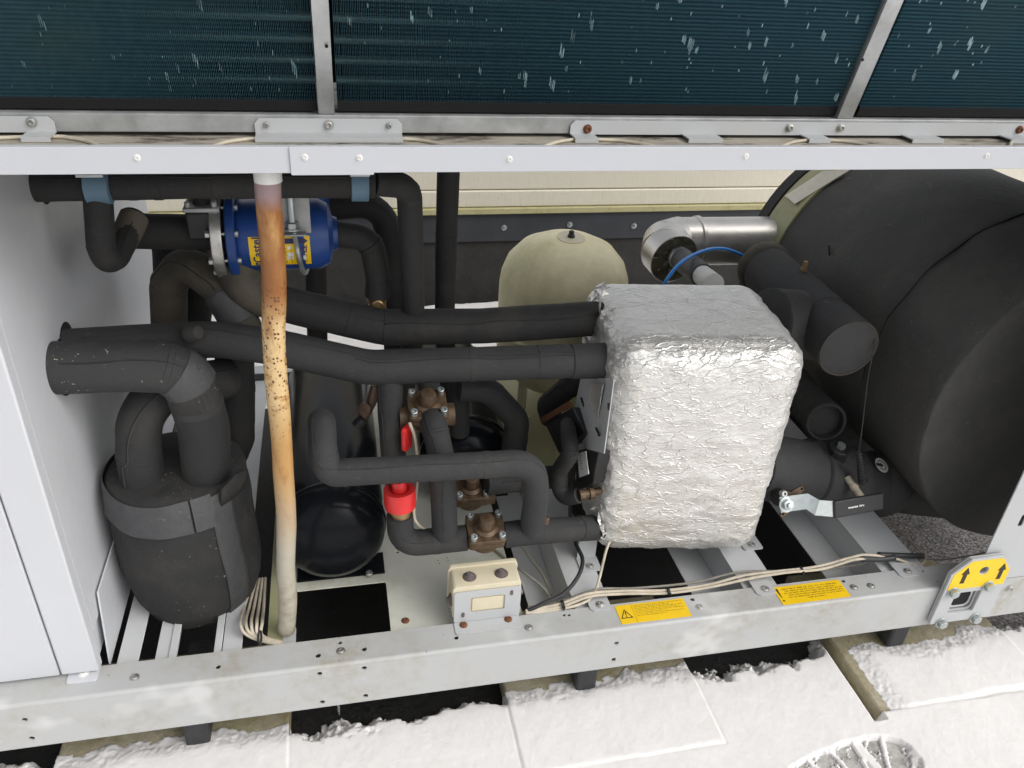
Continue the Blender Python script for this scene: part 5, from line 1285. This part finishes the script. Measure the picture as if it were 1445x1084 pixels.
# segmented elbow: from +x to facing the viewer and right
dirs = [Vector((-1, -.02, .02)), Vector((-.86, -.5, .0)), Vector((-.4, -.9, -.04)), Vector((.12, -.98, -.10))]
p = e1+Vector((.002, 0, 0)); L_ = [.030, .042, .046, .032]
for i, d in enumerate(dirs):
    d.normalize(); q2 = p+d*L_[i]
    mb = MB(); tube(mb, [p-d*.012, q2+d*.012], rD*(1.004+.004*i), seg=40, step=.1, cap='none'); 
    o = mb.build('elbow_segment', 'shell', dp, 40)
    if i == len(dirs)-1:
        mb = MB(); mb.lathe([(.030, -.02), (.058, -.018), (rD*.985, -.006), (rD*.99, -.010)], q2+d*.018, d, 40)
        v_ = []
        mb = MB(); ring_n = 40; vv = []; ff = []
        for j, rr in enumerate((.0, .02, .035, .05, rD*.985)):
            for k2 in range(ring_n):
                aa = 2*math.pi*k2/ring_n; e_1 = Vector((0, 0, 1)); e_1 = (e_1-d*e_1.dot(d)).normalized(); e_2 = d.cross(e_1)
                pp = q2+d*(.0135+.006*mnoise.noise(Vector((math.cos(aa)*rr*60, math.sin(aa)*rr*60, 3))))+(e_1*math.cos(aa)+e_2*math.sin(aa))*rr; vv.append(pp)
        for j in range(4):
            for k2 in range(ring_n): ff.append((j*ring_n+k2, j*ring_n+(k2+1) % ring_n, (j+1)*ring_n+(k2+1) % ring_n, (j+1)*ring_n+k2))
        mb.add(vv, ff); mb.build('wool_filling', 'rockwool', dp, 60)
        mb = MB(); tube(mb, [q2+d*.0135+( (Vector((0,0,1))-d*d.z).normalized()*math.cos(t_)+d.cross((Vector((0,0,1))-d*d.z).normalized())*math.sin(t_))*rD*1.01 for t_ in [6.2832*i_/40 for i_ in range(41)]], .0018, seg=6, smooth_path=True); mb.build('rim', 'shell', dp, 60)
        endc, endd = q2.copy(), d.copy()
    p = q2
ip = thing('insulated_union', 'galvanised union and grey lagged pipe coming out of the open clad elbow', 'pipe', endc)
tgt = Vector((0.8283, 0.6200, 0.6644)); dd = (tgt-endc); Lp = dd.length; dd.normalize(); s0 = endc+Vector((.012, 0, .004))
mb = MB(); mb.lathe([(.024, .0), (.024, .030), (.031, .032), (.031, .045), (.027, .047), (.027, .062)], s0, dd, 8); mb.build('union_nut', 'zinc', ip, 25)
mb = MB(); mb.lathe([(.030, .062), (.029, .066), (.029, .235), (.028, .240)], s0, dd, 28); mb.build('lagging', 'tape', ip, 30)
mb = MB(); mb.lathe([(.0285, .220), (.029, .222), (.029, .228), (.027, .230)], s0, dd, 28); mb.build('rusty_ring', 'rust', ip, 30)
mb = MB(); mb.lathe([(.024, .230), (.024, .33)], s0, dd, 28); mb.build('white_pipe', 'white_label', ip, 30)
mb = MB(); cable(mb, [(0.7366, 0.6200, 0.6262), (0.7516, 0.6200, 0.6654), (0.7994, 0.6600, 0.6882), (0.8757, 0.7200, 0.6892), (0.9594, 0.7800, 0.6709), (1.0274, 0.8000, 0.6456), (1.0855, 0.8000, 0.6121)], .0042, 9, 10)
o = mb.build('blue_air_line', 'blue_tube'); tag(o, 'thin bright blue plastic tube arching above the foil box', 'tube')

# ------------------------------------------------------------------ strainer, tee and stub right of the foil box
stn = thing('lagged_strainer', 'thick charcoal lagged pipe with a capped end, pointing forward right of the foil box', 'pipe', (1.04, .5, .64))
sA_, sB_ = Vector((1.0364, 0.7141, 0.6550)), Vector((1.0235, 0.2850, 0.6436))
ax = (sB_-sA_).normalized(); Ls = (sB_-sA_).length
mb = MB(); tube(mb, [sA_+ax*.03, sB_], .062, seg=36, step=.02, wob=.03, seed=31); mb.build('insulation', 'foam_grey', stn, 50)
mb = MB(); mb.lathe([(.02, 0), (.05, .008), (.066, .03), (.068, .05), (.064, .062), (.058, .066)], sA_-ax*.015, ax, 36); mb.build('rear_collar', 'foam_brown', stn, 40)
mb = MB(); tube(mb, [sA_+ax*(Ls*.50), sA_+ax*(Ls*.74)], .064, seg=36, step=.02, wob=.03, seed=33); mb.build('middle_sleeve', 'foam_grey', stn, 50)
mb = MB(); tube(mb, [sB_-ax*(Ls*.20), sB_-ax*.002], .065, seg=36, step=.02, wob=.03, seed=32); mb.build('front_sleeve', 'foam_grey', stn, 50)
mb = MB(); ring = []
e_1 = (Vector((0, 0, 1))-ax*ax.z).normalized(); e_2 = ax.cross(e_1)
tube(mb, [sB_+ax*.0015+(e_1*math.cos(t_)+e_2*math.sin(t_))*.063 for t_ in [6.2832*i_/40 for i_ in range(41)]], .0022, seg=6, smooth_path=True, wob=.3); mb.build('end_seam', 'foam_brown', stn, 60)
mb = MB(); mb.lathe([(.008, 0), (.008, .012), (.0065, .013), (.0065, .028), (.005, .030)], sA_+ax*(Ls*.42)+Vector((.01, 0, .054)), (.1, 0, 1), 6); mb.build('probe_plug', 'brass_bright', stn, 25)
te, P = pipe('tee_branch', 'fat charcoal lagged tee joining the foil box to the forward pointing pipe', [(0.9133, 0.4200, 0.6424), (0.9960, 0.4300, 0.6282), (1.0622, 0.4400, 0.6127)], .076, 'foam_grey', wob=.03, seed=34, seg=36)
sb_, P = pipe('capped_stub', 'dark capped pipe stub below the forward pointing pipe', [(1.1560, 0.6200, 0.3545), (1.0891, 0.4500, 0.3999), (1.0692, 0.3600, 0.4193)], .0445, 'foam_dark', wob=.05, seed=35, seg=30, bend=.2)
sA2 = P[-1]; axs = (P[-1]-P[-4]).normalized()
mb = MB(); mb.lathe([(.0455, -.02), (.0465, .0), (.0460, .026), (.0440, .028), (.0395, .027), (.0385, .020), (.0385, .006), (.001, .006)], sA2, axs, 30); mb.build('open_end', 'foam_dark', sb_, 30)
# ball valve with handle
bv = thing('ball_valve', 'black lagged ball valve with a flat steel and black lever, between foil box and tank', 'valve', (1.0855, 0.3000, 0.2999))
b0, b1 = Vector((0.9239, 0.3000, 0.3364)), Vector((1.3652, 0.3300, 0.2048))
axb = (b1-b0).normalized()
def seg_(t0, t1, r, mat, nm, sd):
    mb = MB(); tube(mb, [b0+(b1-b0)*t0, b0+(b1-b0)*t1], r, seg=36, step=.015, wob=.03, seed=sd); return mb.build(nm, mat, bv, 50)
seg_(-.1, .28, .075, 'foam_grey', 'inlet_sleeve', 1); seg_(.25, .50, .082, 'foam_grey', 'valve_sleeve', 2)
seg_(.46, .66, .072, 'foam_grey', 'neck', 3); seg_(.60, 1.25, .064, 'foam_grey', 'outlet_pipe', 5)
mb = MB(); mb.lathe([(.045, .56*0), (.066, .008), (.078, .03), (.080, .06), (.072, .085), (.05, .10)], b0+(b1-b0)*.62, axb, 36); mb.build('outlet_sleeve', 'foam_grey', bv, 40)
q = Vector((1.0740, 0.2850, 0.3722))
mb = MB(); mb.lathe([(.028, -.022), (.026, -.006), (.021, .0), (.021, .006), (.0235, .007), (.0235, .020), (.020, .022)], q, (.05, -.25, 1), 12); mb.build('sensor_cap', 'black', bv, 25)
mb = MB(); mb.lathe([(.010, .022), (.010, .030)], q, (.05, -.25, 1), 6); mb.build('hex_nut', 'zinc', bv, 25)
# lever
LA, LB, LC, LD, LE = [Vector(p) for p in ((0.8693, 0.1550, 0.3540), (0.9266, 0.1500, 0.3609), (0.9427, 0.1350, 0.3543), (0.9846, 0.1350, 0.3456), (1.1079, 0.1500, 0.3424))]
def strip(mb, pts, hw, th, up_=Vector((0, .45, .9))):
    v = []; n_ = len(pts)
    for i, p in enumerate(pts):
        t = (pts[min(i+1, n_-1)]-pts[max(i-1, 0)]).normalized(); u_ = (up_-t*up_.dot(t)).normalized(); w_ = t.cross(u_)
        v += [p-u_*hw, p+u_*hw, p+u_*hw+w_*th, p-u_*hw+w_*th]
    f = [(0, 1, 2, 3), tuple(4*(n_-1)+k for k in (3, 2, 1, 0))]
    for i in range(n_-1):
        for k in range(4): f.append((4*i+k, 4*(i+1)+k, 4*(i+1)+(k+1) % 4, 4*i+(k+1) % 4))
    mb.add(v, f)
mb = MB(); strip(mb, [LA, LB, LC, LD], .0165, .004); lev = mb.build('lever', 'zinc', bv, 30)
gd = (LE-LD).normalized()
mb = MB(); strip(mb, [LD-gd*.004, LE], .0185, .009, Vector((0, .4, .9))); grip = mb.build('grip', 'black', bv, 30, .003)
ug = Vector((0, .4, .9)); ug = (ug-gd*ug.dot(gd)).normalized(); ng = gd.cross(ug)
mg = frame(LD+gd*.045+ng*.0092, gd, ug); 
if mg.to_3x3().col[2].dot(Vector((0, -1, .5))) < 0: pass
tx = MB(); text_lines(tx, frame(LD+gd*.030+ (ng*.0096 if ng.y < 0 else -ng*.0008), gd, ug), 0, -.002, .04, [(0, .95)], .009, rs, .42); tx.build('grip_lettering', 'white_label', grip, 0)
q = LA+Vector((.012, -.004, .002))
nf = Vector((.02, -.85, .5)).normalized()
mb = MB(); mb.lathe([(.0165, .0), (.0165, .003), (.012, .0032)], q, nf, 20); mb.lathe([(.0115, .003), (.0115, .012), (.006, .013), (.006, .018)], q, nf, 6); mb.build('spindle_nut', 'zinc', bv, 25)
# brown gland flange behind the lever
c = Vector((0.9048, 0.1680, 0.3508)); m = frame(c, (1, 0, -.06), (0, .45, .9))
V, F = plate_mesh([(-.026, -.032), (-.018, -.034), (.0, -.018), (.020, -.022), (.027, -.014), (.012, .004), (.026, .022), (.022, .029), (.012, .026), (-.004, .016), (-.022, .024), (-.027, .018), (-.021, 0)], [circle2(.021, .0235, .0035, 8), circle2(-.021, -.028, .0035, 8)], .006, .0008, m)
MB().add(V, F).build('gland_flange', 'brass', bv, 30)
allen(Vector((0.8741, 0.1650, 0.3754)), (.0, -.85, .5), bv, .0065, .012)
mb = MB(); mb.lathe([(.0195, -.05), (.0195, .0)], c, nf, 16); mb.build('stem', 'foam_dark', bv)
# round arrow label
c = b0+(b1-b0)*.575; dl = Vector((.0, -.45, .9)); dl = (dl-axb*dl.dot(axb)).normalized()
lc = c+dl*.0815; m = frame(lc, axb, dl.cross(axb)*-1 if dl.cross(axb).z < 0 else dl.cross(axb))
if (m.to_3x3() @ Vector((0, 0, 1))).dot(dl) < 0: m = frame(lc, axb, -(m.to_3x3() @ Vector((0, 1, 0))))
V, F = plate_mesh(circle2(0, 0, .0185, 24), [], .001, .0002, m); rl = MB().add(V, F).build('round_label', 'white_label', bv, 0)
V, F = plate_mesh([(math.cos(t_)*.0125, math.sin(t_)*.0125) for t_ in [2.6-5.2*i_/18 for i_ in range(19)]]+[(math.cos(t_)*.0110, math.sin(t_)*.0110) for t_ in [-2.6+5.2*i_/18 for i_ in range(19)]], [], .0006, 0, m @ Matrix.Translation((0, 0, .0008)))
MB().add(V, F).build('ring_mark', 'ink', rl, 0)
V, F = plate_mesh([(-.018, -.0035), (-.004, -.0035), (-.004, -.006), (.005, 0), (-.004, .006), (-.004, .0035), (-.018, .0035)], [], .0006, 0, m @ Matrix.Translation((0, 0, .0008)))
MB().add(V, F).build('arrow_mark', 'ink', rl, 0)
# temperature probe
pr_ = thing('temperature_probe', 'cream tipped temperature probe with a ribbed black sleeve and thin grey lead', 'probe', (1.1062, 0.2200, 0.3086))
mb = MB(); a, b = Vector((1.0909, 0.2250, 0.3283)), Vector((1.1023, 0.1900, 0.3109)); d = (b-a).normalized()
mb.lathe([(.008, -.02), (.008, .0), (.0095, .001), (.0095, .010), (.0075, .011), (.0075, (b-a).length)], a, d, 14); mb.build('tip', 'cable', pr_, 30)
mb = MB(); a, b = Vector((1.0793, 0.2250, 0.4183)), Vector((1.1081, 0.2150, 0.3381)); d = (b-a); L_ = d.length; d.normalize()
pf = []; 
for i in range(11): h_ = L_*i/11; pf += [(.0058+.0005*i, h_), (.0058+.0005*i, h_+L_/22), (.0046+.0005*i, h_+L_/22+.0003), (.0046+.0005*i, h_+L_/11-.0003)]
mb.lathe(pf, a, d, 14); mb.build('ribbed_sleeve', 'rubber', pr_, 25)
mb = MB(); cable(mb, [(1.0805, 0.2250, 0.4144), (1.0745, 0.2350, 0.4821), (1.0656, 0.2500, 0.5794), (1.0715, 0.2700, 0.6439), (1.0815, 0.2900, 0.6742), (1.1153, 0.3400, 0.6605)], .0013); mb.build('lead', 'rubber', pr_)

# ------------------------------------------------------------------ big lagged tank
TX, TZ, TR, TY0, TY1 = 1.535, .537, .364, .165, 1.045
tk = thing('buffer_tank', 'huge black foam lagged horizontal tank filling the right end of the bay', 'tank', (TX, .6, .17))
def tank_part(prof, name, mat, sd, amp=.006, n=96):
    pr = []
    for (r0, h0), (r1, h1) in zip(prof, prof[1:]):
        k = max(1, int(math.hypot(r1-r0, h1-h0)/.02))
        for i in range(k): t = i/k; pr.append((r0+(r1-r0)*t, h0+(h1-h0)*t))
    pr.append(prof[-1]); mb = MB(); mb.lathe(pr, (TX, 0, TZ), (0, 1, 0), n)
    out = []
    for v in mb.v:
        V = Vector(v); d = Vector((V.x-TX, 0, V.z-TZ)); L = d.length
        q = amp*(mnoise.noise(V*3.1+Vector((sd, 0, 0)))+.35*mnoise.noise(V*11))
        out.append(tuple(V+(d/L*q if L > .3 else Vector((0, q, 0)))) if L > 1e-3 else v)
    mb.v = out; return mb.build(name, mat, tk, 50)
tank_part([(.004, TY0-.002), (.15, TY0), (TR-.008, TY0+.0005), (TR-.002, TY0+.002), (TR, TY0+.006), (TR, TY0+.03), (TR, .392)], 'front_lagging', 'foam_tank', 0)
tank_part([(TR-.02, .387), (TR-.004, .390), (TR-.001, .40), (TR, .55), (TR-.003, .93)], 'middle_lagging', 'foam_tank', 4)
tank_part([(TR-.03, .885), (TR+.004, .886), (TR+.006, .98), (TR, .99)], 'rear_band', 'paint_algae', 0, .002)
tank_part([(TR-.02, .985), (TR+.008, .987), (TR+.006, 1.03), (TR-.03, TY1), (.01, TY1+.01)], 'rear_end', 'foam', 0, .003)
# cream plate on the shoulder of the tank
def on_tank(p):
    V = Vector(p); d = Vector((V.x-TX, 0, V.z-TZ)).normalized(); return Vector((TX, V.y, TZ))+d*(TR+.010)
cpl = [on_tank(p) for p in ((1.2377, 0.9700, 0.7330), (1.2691, 0.9100, 0.7084), (1.3322, 0.8600, 0.8363), (1.2824, 0.9300, 0.8352))]
mb = MB(); poly_plate(mb, cpl, .003); mb.build('name_plate', 'clad', tk, 30)
# slit in the lagging
mb = MB(); sl_ = []
for i in range(22):
    a = math.radians(186-i*4.1); rr = TR+.0015
    sl_.append(Vector((TX+math.cos(a)*rr, .3925+.003*math.sin(i*1.3), TZ+math.sin(a)*rr)))
tube(mb, sl_, .0022, seg=6, smooth_path=True, rfun=lambda t: .35+.9*t*(.6+.4*math.sin(t*23))); mb.build('slit', 'hole', tk, 60)
mb = MB()
for i, (a, y) in enumerate(((153, .70),)):
    a = math.radians(a); tube(mb, [Vector((TX+math.cos(a+k_*.012)*(TR+.0035), y+k_*.006*(1 if i else -1), TZ+math.sin(a+k_*.012)*(TR+.0035))) for k_ in range(5)], .0022, seg=6, smooth_path=True)
mb.build('tear', 'hole', tk, 60)
mb = MB()
for i in range(40):
    a = math.radians(rnd.uniform(118, 150)); rr = TR-.005
mb = MB(); el = []
for i in range(30):
    a = math.radians(150-i*1.5); el.append(Vector((TX+math.cos(a)*(TR-.006), TY0+.013, TZ+math.sin(a)*(TR-.006))))
tube(mb, el, .0012, seg=5, smooth_path=True, wob=.9, rfun=lambda t: .4+.8*abs(math.sin(t*31))); mb.build('glue_line', 'tape', tk, 60)
for yy in (.62, .85):
    mb = MB(); mb.box(TX-.22, TX+.22, yy, yy+.05, -.045, .25); mb.build('saddle', 'foam_dark', tk, 30)

# ------------------------------------------------------------------ cables along the rail
def loom(pts, lb, r=.0029, mat='cable', nm='sensor_cable'):
    mb = MB(); cable(mb, pts, r, 8, 8); o = mb.build(nm, mat); return tag(o, lb, 'cable')
loom([(0.3167, 0.0700, 0.2230), (0.3857, 0.0740, 0.2270), (0.4432, 0.0780, 0.2409), (0.5189, 0.0820, 0.2330), (0.6100, 0.0800, 0.2230), (0.7022, 0.0800, 0.2249), (0.7778, 0.0800, 0.2394), (0.8576, 0.0800, 0.2397), (0.9389, 0.0800, 0.2401), (1.0175, 0.0800, 0.2550), (1.0534, 0.0800, 0.2581), (1.1280, 0.0800, 0.2378), (1.1858, 0.0800, 0.2113), (1.2142, 0.0850, 0.2110), (1.2351, 0.1200, 0.2031), (1.2525, 0.2000, 0.1829), (1.2504, 0.3000, 0.1796)], 'cream cable along the rail, looping up to the big tank at its right end')
loom([(0.3193, 0.0680, 0.2209), (0.3878, 0.0700, 0.2231), (0.4449, 0.0730, 0.2380), (0.5171, 0.0760, 0.2315), (0.6163, 0.0750, 0.2192), (0.7075, 0.0740, 0.2240), (0.7916, 0.0740, 0.2352), (0.8705, 0.0740, 0.2396), (0.9525, 0.0740, 0.2378), (1.0224, 0.0740, 0.2539), (1.0666, 0.0750, 0.2489)], 'second cream cable of the rail loom, ending in the black sleeve')
loom([(0.3229, 0.0780, 0.2214), (0.4036, 0.0860, 0.2235), (0.4656, 0.0920, 0.2351), (0.5544, 0.0940, 0.2235), (0.6778, 0.0940, 0.2208), (0.7695, 0.0940, 0.2351), (0.8733, 0.1000, 0.2184), (0.9848, 0.1100, 0.1971), (1.0785, 0.1100, 0.2004), (1.1122, 0.1050, 0.2210)], 'greyed cream cable lying behind the other two along the rail', .0026, 'cable_grey')
loom([(0.3159, 0.0660, 0.2216), (0.3700, 0.0660, 0.2185), (0.4281, 0.0700, 0.2244), (0.4580, 0.0850, 0.2316), (0.4776, 0.1150, 0.2437), (0.4918, 0.1400, 0.2662), (0.5039, 0.1600, 0.2809), (0.5240, 0.1850, 0.2944)], 'cream cable rising from the rail to the bottom corner of the foil box')
mb = MB(); cable(mb, [(1.0442, 0.0780, 0.2512), (1.0873, 0.0780, 0.2432), (1.1263, 0.0790, 0.2410)], .0068, 6, 12); cable(mb, [(1.0892, 0.0840, 0.2495), (1.1459, 0.0860, 0.2380), (1.2076, 0.0880, 0.2257)], .0060, 6, 12)
o = mb.build('cable_sleeve', 'cable_black', None, 60); tag(o, 'black shrink sleeves over the cable joint at the right end of the rail', 'cable sleeve')
loom([(1.2084, 0.0900, 0.2175), (1.2779, 0.1000, 0.1945), (1.3533, 0.1100, 0.1856), (1.4034, 0.1000, 0.2028)], 'thin grey wire running right from the black sleeves towards the end post', .0018, 'cable_grey')
loom([(0.2842, 0.2837, 0.2030), (0.3134, 0.2350, 0.2030), (0.3479, 0.1831, 0.2030), (0.3735, 0.1597, 0.1900), (0.3862, 0.1435, 0.1700), (0.3585, 0.1222, 0.1700)], 'grey cable lying in the slot beside the base pan', .003, 'cable_grey')
loom([(0.3536, 0.2780, 0.2030), (0.3696, 0.2406, 0.1900), (0.3874, 0.1947, 0.1800), (0.3930, 0.1525, 0.1700)], 'second grey cable dropping through the slot beside the base pan', .0035, 'cable_grey')
for q0, lb in (((0.6142, 0.0780, 0.2204), 'black cable tie round the cream loom above the first sticker'), ((0.9076, 0.0800, 0.2345), 'black cable tie round the cream loom above the second sticker'), ((0.3909, 0.0720, 0.2263), 'black cable tie round the cream loom near the junction box')):
    mb = MB(); mb.lathe([(.0085, -.0025), (.0092, -.0022), (.0092, .0022), (.0085, .0025)], q0, (1, 0, .12), 14); mb.box(q0[0]-.002, q0[0]+.002, q0[1]-.012, q0[1]-.007, q0[2]-.004, q0[2]+.005)
    o = mb.build('cable_tie', 'black'); tag(o, lb, 'cable tie', 'cable ties on the loom')
# bundle by the barrel
ct = thing('cable_bundle', 'bundle of cream cables tied beside the black barrel, near the foot of the drain hose', 'cables', (-0.1823, 0.0853, 0.2100))
for i in range(5):
    mb = MB(); dx = .006*i
    p0, p1, p2, p3 = Vector((-0.1582, 0.0724, 0.2070)), Vector((-0.1868, 0.0978, 0.2100)), Vector((-0.2015, 0.1172, 0.2250)), Vector((-0.1937, 0.2400, 0.1290))
    sp_ = (i-2)*.0075
    cable(mb, [p0+Vector((.02, sp_*.3, 0)), p1+Vector((sp_*.7, 0, .003*(i % 2))), p2+Vector((sp_*1.3+.006, .0, 0)), p2.lerp(p3, .5)+Vector((sp_*1.2, .01, .02)), p3+Vector((sp_*.8, .03, .06))], .0030); mb.build('cable', 'cable', ct)
mb = MB(); q = (-0.1799, 0.0890, 0.2110); tube(mb, [Vector(q)+Vector((math.cos(t_)*.003, math.sin(t_)*.014, math.sin(t_)*.004+.004)) for t_ in [6.2832*i/16 for i in range(17)]], .0018, seg=6, smooth_path=True); mb.build('tie', 'black', ct)

# small cable clip on the second cross member
cl = thing('cable_clip', 'small metal cable clip standing on the cross member, above the second sticker', 'clip', (0.8061, 0.1032, 0.2130))
q = (0.8061, 0.1032, 0.2130)
V, F = plate_mesh(rrect(-.006, .006, 0, .018, .002, 2), [rrect(-.0025, .0025, .010, .0145, .001, 2)], .0012, 0, frame(q, (1, 0, 0), (0, -.2, 1))); MB().add(V, F).build('clip_plate', 'zinc', cl, 30)
mb = MB(); mb.box(q[0]-.014, q[0]+.014, q[1]-.004, q[1]+.004, .2125, .2155); mb.build('clip_base', 'steel', cl, 30)
# bracket feet of foil box on cross members
for q, lb in (((0.8530, 0.1886, 0.2130), 'r'), ((0.4788, 0.1780, 0.2130), 'l')):
    mb = MB(); V, F = plate_mesh(rrect(q[0]-.022, q[0]+.022, q[1]-.014, q[1]+.03, .004), [], .003, .0004, Matrix.Translation((0, 0, .214))); mb.add(V, F)
    mb.box(q[0]-.02, q[0]+.02, q[1]+.027, q[1]+.03, .215, .29); mb.build('foot_bracket', 'paint', FX, 30)
    rivet((q[0], q[1], .2155), FX)
